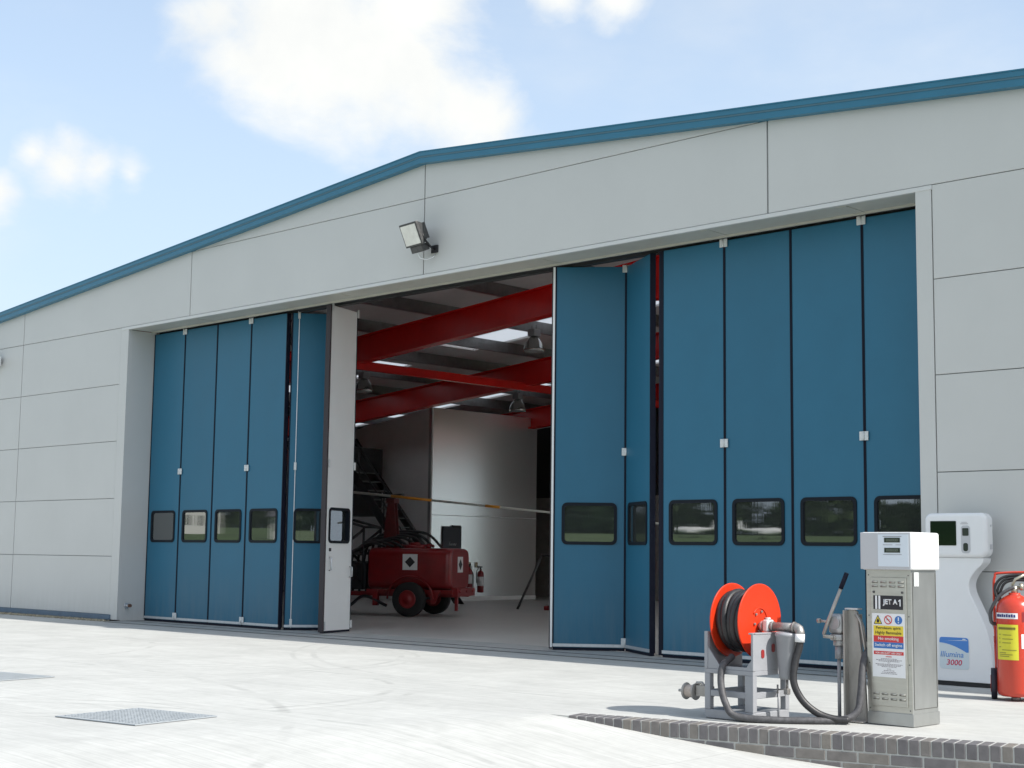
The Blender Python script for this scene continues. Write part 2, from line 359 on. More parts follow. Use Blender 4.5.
wisp = N('ShaderNodeMapRange'); wisp.interpolation_type = 'SMOOTHSTEP'; wisp.inputs['From Min'].default_value = .45; wisp.inputs['From Max'].default_value = .80; wisp.inputs['To Max'].default_value = .35; L(n2, wisp.inputs['Value'])
msk = wm('MAXIMUM', mr.outputs[0], wisp.outputs[0])
sepw = N('ShaderNodeSeparateXYZ'); L(tc.outputs['Generated'], sepw.inputs[0])
hz = N('ShaderNodeMapRange'); hz.inputs['From Min'].default_value = .02; hz.inputs['From Max'].default_value = .36; hz.inputs['To Min'].default_value = .90; hz.inputs['To Max'].default_value = .50; L(sepw.outputs['Z'], hz.inputs['Value'])
cc = N('ShaderNodeMixRGB'); L(wnoise(14, 5), cc.inputs[0]); cc.inputs[1].default_value = (3.95, 4.1, 4.15, 1); cc.inputs[2].default_value = (5.3, 5.25, 5.0, 1)
SKYC = 'cloud'
m0 = N('ShaderNodeMixRGB'); L(hz.outputs[0], m0.inputs[0]); L(sky.outputs[0], m0.inputs[1]); m0.inputs[2].default_value = (3.4, 4.15, 5.0, 1)
m1 = N('ShaderNodeMixRGB'); L(msk, m1.inputs[0]); L(m0.outputs[0], m1.inputs[1]); L(cc.outputs[0], m1.inputs[2])
L(m1.outputs[0], bg.inputs['Color']); L(bg.outputs[0], wo.inputs[0])
scn.view_settings.view_transform = 'Standard'; scn.view_settings.look = 'None'; scn.view_settings.gamma = 1; scn.view_settings.exposure = .52
scn.view_settings.use_curve_mapping = False
scn.render.engine = 'CYCLES'; scn.cycles.max_bounces = 10; scn.cycles.diffuse_bounces = 8; scn.cycles.glossy_bounces = 4; scn.cycles.transparent_max_bounces = 12
scn.cycles.use_denoising = True; scn.cycles.sample_clamp_indirect = 6; scn.cycles.caustics_reflective = False; scn.cycles.caustics_refractive = False

# ------------------------------------------------------------------ ground
XL, XR = -22.81, -7.63          # door opening
RX = -15.24                      # ridge
def roofz(x, base=6.69): return base - .0863*abs(x-RX)
A0 = Vector((-7.90, -5.335)); kl = .256
def wally(x): return kl*x - 3.313
# flat part of the forecourt
HD = Vector((.26, -.97)).normalized() * -1      # hinge runs away to the camera side
HD = Vector((-.26, -.966))
bm = bmesh.new()
def v2(x, y, z=0.0): return bm.verts.new((x, y, z))
xe = 9.0
pts = [(-70, .95), (xe, .95), (xe, wally(xe)), (A0.x, A0.y), (A0.x+HD.x*15, A0.y+HD.y*15), (-70, A0.y+HD.y*15)]
vs = [v2(*p) for p in pts]; bm.faces.new(vs)
vs2 = [v2(p[0], p[1], -.7) for p in pts]
for i in range(1, len(pts)): 
    if i != 3: bm.faces.new((vs[i], vs[(i+1)%6], vs2[(i+1)%6], vs2[i]))
me = bpy.data.meshes.new('forecourt'); bmesh.ops.recalc_face_normals(bm, faces=bm.faces[:]); bm.to_mesh(me); bm.free(); me.materials.append(M['conc'])
o = bpy.data.objects.new('forecourt', me); COL.objects.link(o); tag(o, kind='structure')
# ramp falling away in front of the brick wall
GV = Vector((.966, -.26))
def rampz(x, y):
    u = (Vector((x, y)) - A0).dot(GV); u = max(u, 0)
    v = max(0.0, (Vector((x, y)) - A0).dot(HD)); w_ = .08 + .40*v; e_ = u - w_*(1-math.exp(-u/w_))
    return -(.50*(1-math.exp(-e_*.135/.50*1.12)))
bm = bmesh.new(); a_w = math.atan2(kl, 1); a_h = math.atan2(HD.y, HD.x) ; NA = 96; rs = [0, .3, .6, 1, 1.5, 2, 2.6, 3.2, 4, 5, 6.5, 8, 10, 12.5, 15]
rings = []
for r in rs:
    if r == 0: rings.append([bm.verts.new((A0.x, A0.y, 0))]*(NA+1)); continue
    row = []
    for i in range(NA+1):
        a = a_w + (a_h - a_w)*i/NA
        x, y = A0.x + r*math.cos(a), A0.y + r*math.sin(a)
        if i == 0: x, y = A0.x + r*math.cos(a_w), A0.y + r*math.sin(a_w)
        row.append(bm.verts.new((x, y, rampz(x, y))))
    rings.append(row)
for Ar, Br in zip(rings, rings[1:]):
    for i in range(NA):
        q = [Ar[i], Br[i], Br[i+1], Ar[i+1]]
        q = list(dict.fromkeys(q)); f = bm.faces.new(q); f.smooth = True
me = bpy.data.meshes.new('ramp'); bmesh.ops.recalc_face_normals(bm, faces=bm.faces[:]); bm.to_mesh(me); bm.free(); me.materials.append(M['conc'])
o = bpy.data.objects.new('road', me); COL.objects.link(o); tag(o, kind='structure')
# far field
bm = bmesh.new(); rr_ = [0, 20, 32, 45, 60, 80, 105, 135, 170, 210, 260, 330, 450, 700, 1500]; prev = None
def fieldz(x, y):
    d = math.hypot(x+10, y+5); s = max(0.0, d-32)
    return -.72 + min(.031*s, 6.2) * (1 if y < 5 else max(0.0, 1-(y-5)/40)) + .25*noise.noise(Vector((x*.02, y*.02, 0)))*(1 if d > 40 else 0)
for r in rr_:
    row = []
    for i in range(72):
        a = 2*math.pi*i/72; x, y = -10 + r*math.cos(a), -5 + r*math.sin(a)
        row.append(bm.verts.new((x, y, fieldz(x, y))) if r else None)
    if r == 0: c = bm.verts.new((-10, -5, -.72)); row = [c]*72
    if prev:
        for i in range(72):
            q = list(dict.fromkeys([prev[i], row[i], row[(i+1)%72], prev[(i+1)%72]])); f = bm.faces.new(q); f.smooth = True
    prev = row
me = bpy.data.meshes.new('field'); bmesh.ops.recalc_face_normals(bm, faces=bm.faces[:]); bm.to_mesh(me); bm.free(); me.materials.append(M['grass'])
o = bpy.data.objects.new('ground', me); COL.objects.link(o); tag(o, kind='structure')
# hangar floor
b = MB(); b.box(-37.9, 7.4, .952, 29.9, -.3, .001); M['floor'] = mat('hangar_floor', (.50, .50, .48), .38, nscale=.8, namt=.08, bump=.05, bscale=6, rvar=.08)
tag(b.build('hangar_floor', M['floor']), kind='structure')
# threshold strip + door guide channel in front of the doors
b = MB(); b.box(XL, XR, -.26, .95, .004, .008); tag(b.build('threshold_slab', mat('threshold_conc', (.33, .34, .33), .7, nscale=5, namt=.1)), kind='structure')
b = MB(); b.box(XL, XR, .18, .205, .0082, .012); b.box(XL, XR, -.262, -.245, .0082, .010); tag(b.build('door_track', M['dkmetal']), kind='structure')

# brick retaining edge
bw = empty('brick_wall', (-7.74, wally(-7.74), 0), label='low blue-grey brick edging wall that steps down beside the fuel island', cat='wall')
ang = math.atan(kl); Lw = 12.0
Mw = Matrix.Rotation(ang, 4, 'Z')
b = MB(); nb = int(Lw/.0765)
for i in range(nb):
    x = i*.0765; j = random.uniform(-.0015, .0015)
    b.bbox(x+.004, x+.0695, -.006+j, .205+j, -.100, .003+j*.6, .004, 1)
rows = b.build('coping', M['brick'], bw, rot=(0, 0, ang))
b = MB()
for r in range(5):
    z1 = -.112 - r*.075; z0 = z1 - .065
    for i in range(int(Lw/.225)):
        x = i*.225 + (.112 if r % 2 else 0); j = random.uniform(-.001, .001)
        b.bbox(x+.004, x+.214, -.006+j, .09, z0, z1, .003, 1)
b.build('brick_course', M['brick'], bw, rot=(0, 0, ang))
b = MB(); b.box(0, Lw, .002, .200, -.5, -.004); b.build('mortar_bed', M['mortar'], bw, rot=(0, 0, ang))
# gravel strip
b = MB()
for i in range(1500):
    x = random.uniform(-34, -22.95); y = random.uniform(-.22, -.03); s = random.uniform(.012, .03)
    t = bmesh.new(); bmesh.ops.create_icosphere(t, subdivisions=1, radius=s)
    b.merge(t, Matrix.Translation((x, y, s*.4)) @ Euler((random.random()*3, random.random()*3, 0)).to_matrix().to_4x4() @ Matrix.Diagonal((1, .8, .6, 1)))
tag(b.build('gravel', M['gravel']), 'strip of loose tan gravel along the base of the cladding', 'gravel', kind='stuff')

# ------------------------------------------------------------------ hangar
HX = RX
hg = empty('hangar', (HX, 0, 0), label='large pale grey clad hangar with blue verge and folding doors', cat='hangar')
def hb(b, name, m, par=None, **k): return b.build(name, m, par or hg, loc=(-HX, 0, 0) if par is None else (0, 0, 0), **k)
EXL, EXR = RX-22.6, RX+22.6
# cladding panels
vj = [EXL, -37.3, -31.8, -26.54, -20.96, RX, -9.48, -3.8, 1.9, EXR]
vj = [EXL, -32.12, -26.54, -20.96, RX, -9.48, -3.9, 1.7, EXR]
zj = [.11, 1.111, 2.111, 3.111, 4.111, 5.111, 6.2, 7.3]
def clip_roof(x0, x1, z0, z1):
    # polygon under the sloping verge
    P = []; xs = sorted({x0, x1, *([RX] if x0 < RX < x1 else [])})
    top = [(x, min(z1, roofz(x)+.02)) for x in xs]
    # insert crossing points
    T = []
    for i, (x, z) in enumerate(top):
        T.append((x, z))
        if i+1 < len(top):
            xa, xb = x, top[i+1][0]; fa, fb = roofz(xa)+.02-z1, roofz(xb)+.02-z1
            if fa*fb < 0: t = fa/(fa-fb); T.append((xa+(xb-xa)*t, z1))
    if all(z <= z0+.01 for _, z in T): return None
    # cut below z0
    Q = []
    poly = [(x0, z0-1), (x1, z0-1)] + T[::-1]
    out = []
    for i in range(len(poly)):
        p, q = poly[i], poly[(i+1) % len(poly)]
        if p[1] >= z0: out.append(p)
        if (p[1] < z0) != (q[1] < z0):
            t = (z0-p[1])/(q[1]-p[1]); out.append((p[0]+(q[0]-p[0])*t, z0))
    cl = []
    for p in out:
        if not cl or (abs(p[0]-cl[-1][0])+abs(p[1]-cl[-1][1])) > 1e-4: cl.append(p)
    if len(cl) > 2 and abs(cl[0][0]-cl[-1][0])+abs(cl[0][1]-cl[-1][1]) < 1e-4: cl.pop()
    return cl if len(cl) > 2 else None
b = MB(); g2 = .010; h2 = .0042
for i in range(len(vj)-1):
    for j in range(len(zj)-1):
        x0, x1 = vj[i]+g2, vj[i+1]-g2
        spans = [(x0, x1)]
        if j < 5:
            spans = []
            if x0 < XL-.25: spans.append((x0, min(x1, XL-.25)))
            if x1 > XR+.19: spans.append((max(x0, XR+.19), x1))
        for (a, c) in spans:
            if c-a < .05: continue
            P = clip_roof(a, c, zj[j]+h2, zj[j+1]-h2)
            if P: b.prism(P, 0, .07, 'xz')
hb(b, 'cladding', M['clad'], bevel=.003, seg=1)
# backing behind joints (in pieces round the opening)
b = MB(); b.box(EXL, XL-.02, .022, .16, .02, 5.0); b.box(XR+.02, EXR, .022, .16, .02, 5.0)
P = [(EXL, 5.0), (XL, 5.0), (XL, 5.12), (XR, 5.12), (XR, 5.0), (EXR, 5.0), (EXR, roofz(EXR)), (RX, roofz(RX)), (EXL, roofz(EXL))]
b.box(EXL, XL-.02, .022, .16, 4.999, 5.0)
P = [(EXL, 5.003), (XL-.02, 5.003), (XL-.02, 5.115), (XR+.02, 5.115), (XR+.02, 5.003), (EXR, 5.003), (EXR, max(5.01, roofz(EXR)-.03)), (RX, roofz(RX)-.03), (EXL, max(5.01, roofz(EXL)-.03))]
b.prism(P, .022, .16, 'xz'); hb(b, 'joint_backing', M['joint'])
# opening trims
b = MB()
b.box(XL-.24, XL, -.004, .06, .03, 5.104); b.box(XL-.06, XL, .06, 1.0, .012, 5.055); hb(b, 'door_jamb', M['clad'])
b = MB(); b.box(XR, XR+.18, -.004, .06, .03, 5.104); b.box(XR, XR+.06, .06, 1.0, .012, 5.055); hb(b, 'door_jamb', M['clad'])
b = MB(); b.box(XL-.22, XR+.19, -.010, .03, 5.060, 5.108); hb(b, 'head_trim', M['trim_grey'], bevel=.003, seg=1)
b = MB(); b.box(XL, XR, .031, .46, 5.062, 5.09); b.box(XL, XR, .45, .475, 5.040, 5.062)
x = XL + .9
for xx in (-20.9, -17.2, -13.1, -10.42, -8.56): b.box(xx-.06, xx+.06, .06, .448, 5.057, 5.0618)
hb(b, 'soffit', M['soffit'])
b = MB(); b.box(XL, XR, .62, .72, 5.03, 5.35); b.box(XL, XR, .476, .61, 5.058, 5.35); hb(b, 'door_head_track', M['dark'])
for xa, xb in ((EXL, XL-.2), (XR+.16, EXR)):
    b = MB(); b.box(xa, xb, -.03, -.001, .03, .112); b.box(xa, xb, -.045, -.030, .030, .05); hb(b, 'base_flashing', M['flash'])
# verge trim (stepped profile following the roof slope)
for nm, mt, y0, y1, d0, d1 in (('verge_trim', M['verge'], -.10, .02, 0, .078), ('verge_trim', mat('verge_fold', (.06, .15, .20), .35), -.106, .02, .078, .100), ('verge_trim', M['verge'], -.112, .03, .100, .158), ('verge_cap', M['verge'], -.120, .25, .158, .172)):
    b = MB()
    for s in (-1, 1):
        xa, xb = RX, RX + s*22.75
        P = [(xa, roofz(xa)+d0), (xb, roofz(xb)+d0), (xb, roofz(xb)+d1), (xa, roofz(xa)+d1)]
        b.prism(P, y0, y1, 'xz')
    hb(b, nm, mt)
# roof with rooflight strips; side and back walls
rl = [(3.2, 4.2), (9.1, 10.2), (14.3, 15.4), (19.6, 20.7), (24.9, 26)]
rb = MB()
def slab(bb, xa, xb, ya, yb, o0, o1):
    bb.prism([(xa, roofz(xa)+o0), (xb, roofz(xb)+o0), (xb, roofz(xb)+o1), (xa, roofz(xa)+o1)], ya, yb, 'xz')
ys = [-.05] + [v for p in rl for v in p] + [30]
for s in (-1, 1):
    ridge, eave = RX, RX+s*22.7
    def X(d): return RX + s*d
    for i in range(0, len(ys)-1):
        ya, yb = ys[i], ys[i+1]
        if s > 0: ya, yb = (ya+(2.6 if i and i % 2 == 0 else 0)), (yb+(2.6 if i % 2 else 0))  # unseen right slope: rooflights widened to throw more light inside
        if i % 2 == 0: slab(rb, X(0), X(22.7), ya, yb, .05, .14)
        else:
            cuts = [(0, .6, 0), (.6, 21.9, 1), (21.9, 22.7, 0)] if s > 0 else [(0, 3.0, 0), (3.0, 9.3, 1), (9.3, 11.4, 0), (11.4, 16.4, 1), (16.4, 17.2, 0), (17.2, 21.9, 1), (21.9, 22.7, 0)]
            for (a, c, k) in cuts:
                if k: rg = MB(); slab(rg, X(a), X(c), ya, yb, .09, .10); hb(rg, 'rooflight', M['rooflight'] if s > 0 else M['rooflight_d'])
                else: slab(rb, X(a), X(c), ya, yb, .05, .14)
hb(rb, 'roof', M['roofin'])
b = MB(); zE = roofz(EXL)
b.box(EXL, EXL+.1, .16, 30, .001, zE+.05); hb(b, 'side_wall', M['liner'])
b = MB(); b.box(EXR-.1, EXR, .16, 30, .001, 1.2); b.box(EXR-.1, EXR, .16, 30, 4.2, zE+.05)
for k in range(7): b.box(EXR-.1, EXR, .16+k*4.9, .16+k*4.9+.6, 1.2, 4.2)
hb(b, 'side_wall', M['liner'])
for k in range(6):
    b = MB(); b.box(EXR-.06, EXR-.05, .76+k*4.9, .16+(k+1)*4.9, 1.2, 4.2); hb(b, 'added_light_sheet', M['rooflight'])  # unseen translucent wall panels, added to brighten the interior
b = MB(); b.prism([(EXL+.1, 2.6), (-20, 2.6), (-20, 4.8), (-4, 4.8), (-4, 2.6), (EXR-.1, 2.6), (EXR-.1, zE), (RX, roofz(RX)+.04), (EXL+.1, zE)], 29.8, 29.95, 'xz'); hb(b, 'back_wall', M['roofin'])  # opening in this unseen wall added to light the lined room
for xa, xb in ((EXL+.1, -20), (-4, EXR-.1)): b = MB(); b.box(xa, xb, 29.7, 29.95, .001, 2.6); hb(b, 'blockwork_wall', M['block'])
b = MB(); b.box(-37.7, -24.0, 19.2, 19.4, .002, 2.95); hb(b, 'blockwork_wall', M['block'])
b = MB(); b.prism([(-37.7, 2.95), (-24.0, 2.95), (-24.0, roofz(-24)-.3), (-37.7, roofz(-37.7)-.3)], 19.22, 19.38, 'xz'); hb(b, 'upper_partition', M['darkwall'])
# portal frames
for y in (1.15, 6.2, 11.4, 16.6, 21.8, 27.0):
    for s in (-1, 1):
        b = MB(); xa, xb = RX+s*.02, RX+s*22.3
        for (o0, o1, w_) in ((-.21, -.235, .12), (-.235, -.735, .008), (-.735, -.765, .12)):
            b.prism([(xa, roofz(xa)+o0), (xb, roofz(xb)+o0), (xb, roofz(xb)+o1), (xa, roofz(xa)+o1)], y-w_, y+w_, 'xz')
        # haunches at apex
        b.prism([(xa, roofz(xa)-.765), (xa+s*2.4, roofz(xa+s*2.4)-.765), (xa, roofz(xa)-1.05)], y-.11, y+.11, 'xz')
        hb(b, 'rafter', M['red'])
        b = MB(); xc = RX+s*22.2
        b.box(xc-.3, xc-.27, y-.12, y+.12, 0, zE-.7); b.box(xc+.1, xc+.13, y-.12, y+.12, 0, zE-.7); b.box(xc-.27, xc+.1, y-.01, y+.01, 0, zE-.7)
        hb(b, 'column', M['red'])
# eaves ties and purlins
for x, z in ((-23.9, 5.14), (RX-.001, 5.86), (-6.6, 5.14)):
    if x == RX-.001: continue
    b = MB(); b.box(x-.055, x+.055, 1.2, 27, z-.09, z-.07); b.box(x-.055, x+.055, 1.2, 27, z+.07, z+.09); b.box(x-.006, x+.006, 1.2, 27, z-.07, z+.07)
    hb(b, 'tie_beam', M['red'])
for s in (-1, 1):
    for k in range(12):
        d = .6 + k*1.9; x = RX+s*d; z = roofz(x)
        b = MB(); b.box(x-.006, x+.006, .2, 29.7, z-.20, z+.045); b.box(x-.04, x+.045, .2, 29.7, z-.205, z-.199); b.box(x-.07, x+.0, .2, 29.7, z+.03, z+.0449)
        hb(b, 'purlin', M['purlin'])
# ---- folding door leaves: local frame: hinge edge at origin, +X along the leaf, outer face toward -Y
LW = .9345; ZB, ZT = .045, 5.02
def leaf(x, y, rz, W=LW, white=False, hinges=(), label=None, seal_l=True, seal_r=True, rail=True, end_white=False):
    wx0, wx1, wz0, wz1 = W*.125, W*.875, 1.375, 1.895
    # body with window hole made of four blocks + outer / inner skins
    def skin(y0, y1):
        b = MB(); e = .012
        outer = [(e, ZB), (W-e, ZB), (W-e, ZT), (e, ZT)]
        inn = rrect(wx0, wx1, wz0, wz1, .06, 5)
        bmv = lambda p, yy: b.bm.verts.new((p[0], yy, p[1]))
        for yy in (y0, y1):
            O = [bmv(p, yy) for p in outer]; I = [bmv(p, yy) for p in inn]
            es = []
            for ring in (O, I):
                for i in range(len(ring)): es.append(b.bm.edges.new((ring[i], ring[(i+1) % len(ring)])))
            bmesh.ops.triangle_fill(b.bm, use_beauty=True, use_dissolve=False, edges=es)
            if yy == y0: O0, I0 = O, I
        for A, B in ((O0, O), (I0, I)):
            for i in range(len(A)): b.bm.faces.new((A[i], A[(i+1) % len(A)], B[(i+1) % len(B)], B[i]))
        return b
    lf = skin(0, .03).build('door_leaf', M['door'], hg, loc=(x-HX, y, 0), rot=(0, 0, rz), bevel=.0025, seg=1)
    if label: lf['label'] = label
    skin(.0305, .06).build('inner_skin', M['door_in'], lf)
    # window frame and pane
    b = MB(); fo = rrect(wx0-.012, wx1+.012, wz0-.012, wz1+.012, .07, 5); fi = rrect(wx0+.028, wx1-.028, wz0+.028, wz1-.028, .04, 5)
    for (ya, yb) in ((-.012, .072),):
        F = [[b.bm.verts.new((p[0], yy, p[1])) for p in ring] for ring in (fo, fi) for yy in (ya, yb)]
        n = len(fo)
        for i in range(n):
            j = (i+1) % n
            b.bm.faces.new((F[0][i], F[0][j], F[2][j], F[2][i])); b.bm.faces.new((F[1][i], F[3][i], F[3][j], F[1][j]))
            b.bm.faces.new((F[0][i], F[1][i], F[1][j], F[0][j])); b.bm.faces.new((F[2][i], F[2][j], F[3][j], F[3][i]))
    b.build('window_frame', M['wframe'], lf)
    b = MB(); b.prism(rrect(wx0+.025, wx1-.025, wz0+.025, wz1-.025, .04, 4), .006, .010, 'xz')
    b.build('window_pane', M['glass'], lf)
    if rail:
        b = MB(); b.box(.0, W, -.012, -.001, ZB+.01, ZB+.048); b.build('bottom_rail', M['rail'], lf)
        b = MB(); b.box(.0, W, .005, .055, .012, ZB+.0); b.build('brush_seal', M['rubber'], lf)
    b = MB()
    if seal_l: b.box(-.006, .0115, -.006, .066, ZB, ZT)
    if seal_r: b.box(W-.0115, W+.006, -.006, .066, ZB, ZT)
    b.build('edge_seal', M['rubber'], lf)
    for hx, hz in hinges:
        b = MB(); b.bbox(hx-.055, hx-.006, -.024, -.008, hz-.05, hz+.05, .003, 1); b.bbox(hx+.006, hx+.055, -.024, -.008, hz-.05, hz+.05, .003, 1)
        b.cyl((hx, -.026, hz-.05), (hx, -.026, hz+.05), .010, n=8)
        for sx in (-.03, .03):
            for sz in (-.03, .03): b.cyl((hx+sx, -.028, hz+sz), (hx+sx, -.02, hz+sz), .006, n=6)
        b.build('hinge_plate', M['hinge'], lf)
    return lf
YD = .53
xl = XL + .012
H3 = [4.99, 2.57, .125]
for i in range(4):
    leaf(xl + i*.9525, YD, 0, W=.945, hinges=[(.949, z) for z in H3] if i in (0, 2) else ())
xr = XR - .012 - 4*.9405
for i in range(4):
    leaf(xr + i*.9405, YD, 0, W=.933, hinges=[(.937, z) for z in H3] if i in (0, 2) else ())
# folded pair right of the gap: free end on the track, fold inside
p0 = Vector((-13.14, .46)); p1 = Vector((-12.40, 1.03)); p2 = Vector((-11.60, .54))
def span(pa, pb, **k):
    d = pb-pa; return leaf(pa.x, pa.y, math.atan2(d.y, d.x), W=d.length-.008, **k)
lfA = span(p0, p1, hinges=[(.936, z) for z in H3])
b = MB(); b.box(-.034, -.007, -.010, -.002, ZB, ZT); b.build('edge_rail', M['white'], lfA)
b = MB(); b.box(-.050, -.007, -.0015, .07, ZB-.02, ZT); b.build('edge_seal', M['rubber_br'], lfA)
span(p1, p2)
b = MB(); b.box(-11.475, -11.412, .545, .59, .03, 5.02); hb(b, 'edge_post', M['rubber'])
# left folded pair
q0 = Vector((-18.90, .56)); q1 = Vector((-18.36, 1.31)); q2 = Vector((-17.86, .47))
lf5 = span(q0, q1, label='blue folded door leaf seen at a slant, its window half hidden')
b = MB(); b.box(.10, .112, -.010, -.001, ZB, ZT); b.build('edge_rail', M['rail'], lf5)
for z in H3:
    b = MB(); b.bbox(.085, .125, -.022, -.006, z-.06, z+.06, .003, 1); b.build('hinge_plate', M['hinge'], lf5)
q1 = Vector((-18.12, 1.18)); q2 = Vector((-17.87, .44)); d = q2-q1; lf6 = leaf(q1.x, q1.y, math.atan2(d.y, d.x), W=d.length, label='white inner side of the folded door leaf')
W6 = d.length
b = MB(); b.box(W6-.012, W6+.030, -.008, .070, ZB-.02, ZT); b.build('edge_seal', M['rubber_br'], lf6)
for z in H3:
    b = MB(); b.bbox(-.02, .012, .061, .085, z-.06, z+.06, .003, 1); b.bbox(W6-.05, W6-.02, .061, .085, z-.06, z+.06, .003, 1); b.build('hinge_plate', M['hinge'], lf6)
b = MB(); b.bbox(W6-.16, W6-.11, .061, .075, 1.24, 1.29, .003, 1); b.build('lock', M['dark'], lf6)
b = MB(); b.tube([(W6-.13, .061, .95), (W6-.13, .10, .96), (W6-.13, .10, 1.14), (W6-.13, .061, 1.15)], .012); b.build('handle', M['rail'], lf6)
b = MB(); b.tube([(.06, .061, .85), (.06, .11, .86), (.06, .11, 1.0), (.06, .061, 1.01)], .010); b.build('handle', M['rail'], lf6)

# small pipe stub on the left jamb
t = empty('pipe_stub', (XL, .17, .27), label='short rusty pipe stub low on the left door jamb', cat='pipe')
b = MB(); b.cyl((0, 0, 0), (.10, -.005, .0), .022, n=12); b.cyl((0, 0, 0), (.012, 0, 0), .05, n=12); b.build('pipe', M['rail'], t)
b = MB(); b.cyl((.10, -.005, 0), (.15, -.008, .004), .03, n=12); b.build('cap', M['rust'], t)

# ------------------------------------------------------------------ wall floodlights
t = empty('floodlight', (-15.10, 0, 5.44), label='square black floodlight on a bracket beside the centre joint above the doors', cat='floodlight')
t.scale = (.88, .88, .88); t.location.x = -15.06
Rm = Matrix.Translation((-.10, -.36, .20)) @ Euler((R(24), R(0), R(-8))).to_matrix().to_4x4()
b = MB(); 
prof = [(-.24, -.19), (.24, -.19), (.24, .19), (-.24, .19)]
def frus(b, a0, a1, y0, y1, Mx):
    A = [b.bm.verts.new(Mx @ Vector((x*a0[0], y0, z*a0[1]))) for x, z in ((-1,-1),(1,-1),(1,1),(-1,1))]
    B = [b.bm.verts.new(Mx @ Vector((x*a1[0], y1, z*a1[1]))) for x, z in ((-1,-1),(1,-1),(1,1),(-1,1))]
    b.bm.faces.new(A); b.bm.faces.new(B[::-1])
    for i in range(4): b.bm.faces.new((A[i], B[i], B[(i+1)%4], A[(i+1)%4]))
frus(b, (.23, .19), (.23, .19), -.02, .03, Rm); frus(b, (.22, .18), (.13, .11), .03, .20, Rm)
for k in range(5): b.box(-.12+k*.055, -.11+k*.055, .12, .24, -.13, .13, Rm)
b.build('housing', M['dkmetal'], t, bevel=.006)
b = MB(); b.box(-.20, .20, -.028, -.021, -.16, .16, Rm); b.build('lens', mat('lamp_glass', (.72, .72, .66), .12, nscale=8, namt=.12, coat=.6), t)
b = MB(); b.box(-.16, .16, -.0, .14, -.30, -.19, Rm); b.build('gear_box', M['dkmetal'], t, bevel=.01)
b = MB(); b.box(.0, .14, -.03, -.001, -.06, .06); b.tube([(.07, -.02, 0), (.10, -.14, .02), (.12, -.30, .12), (.12, -.34, .2)], .018, n=8); b.build('bracket', M['dark'], t)
b = MB(); b.tube([(-.06, -.26, -.09), (-.02, -.24, -.17), (.04, -.16, -.19), (.08, -.06, -.14), (.07, -.005, -.08)], .008, n=6); b.build('cable', M['white'], t)
t = empty('wall_lamp', (-27.44, 0, 4.86), label='small white lamp on the cladding at the far left edge', cat='lamp')
b = MB(); b.bbox(-.10, .16, -.26, -.05, -.10, .10, .03, 3); b.build('lamp_body', M['white'], t)
b = MB(); b.box(-.05, .05, -.05, -.001, -.06, .06); b.build('bracket', M['grey_paint'], t)

# ------------------------------------------------------------------ drain grates
def grate(cx, cy, rz, a, c, label):
    t = empty('drain_grate', (cx, cy, 0), rz, label=label, cat='drain grate', group='steel drain grates in the concrete')
    b = MB(); b.box(-a/2, a/2, -c/2, c/2, .003, .0045); b.build('pit', mat('pit_grey', (.22, .24, .26), .7), t)
    b = MB()
    for (x0, x1, y0, y1) in ((-a/2, a/2, -c/2, -c/2+.02), (-a/2, a/2, c/2-.02, c/2), (-a/2, -a/2+.02, -c/2+.02, c/2-.02), (a/2-.02, a/2, -c/2+.02, c/2-.02)): b.box(x0, x1, y0, y1, .005, .011)
    b.build('frame', mat('galv_frame', (.32, .35, .37), .6), t)
    b = MB(); n = int(a/.035)
    for i in range(1, n): x = -a/2+.02 + i*(a-.04)/n; b.box(x-.007, x+.007, -c/2+.02, c/2-.02, .005, .010)
    n = int(c/.06)
    for i in range(1, n): y = -c/2+.02 + i*(c-.04)/n; b.box(-a/2+.02, a/2-.02, y-.006, y+.006, .0101, .0115)
    b.build('grille', mat('galvanised', (.32, .35, .37), .6, metal=.0, nscale=6, namt=.1), t)
grate(-9.68, -7.86, R(9), .86, .78, 'grey steel drain grate in the open concrete, the one wholly in view')
grate(-13.55, -7.05, R(9), .93, .82, 'grey steel drain grate cut off by the left edge of the picture')

# ------------------------------------------------------------------ hose reel
t = empty('hose_reel', (-6.79, -4.37, 0), label='orange-red hose reel on a grey steel stand at the island edge', cat='hose reel')
def tb(b, name, m, par=None, **k): return b.build(name, m, par or t, **k)
x0, x1, y0, y1 = -.175, .27, -.235, .245    # stand footprint
b = MB(); pw = .05
for (x, y) in ((x0, y0), (x1-pw, y0), (x0, y1-pw), (x1-pw, y1-pw)):
    ww = .075 if (x > 0 and y < 0) else pw
    xx = x - (ww-pw) if x > 0 else x
    b.box(xx, xx+ww, y, y+pw, .07, .34)
b.box(x0+pw, x1-.075, y0+.005, y0+.045, .17, .215); b.box(x0+.005, x0+.045, y0+pw, y1-pw, .17, .215); b.box(x1-.045, x1-.005, y0+pw, y1-pw, .17, .215); b.box(x0+pw, x1-pw, y1-.045, y1-.005, .17, .215)
b.box(x0, x1, y0, y1, .34, .375)
b.bbox(x0-.0, x1+.0, y0-.0, y1+.0, .004, .07, .004, 1)
tb(b, 'stand', M['grey_paint'], bevel=.003, seg=1)
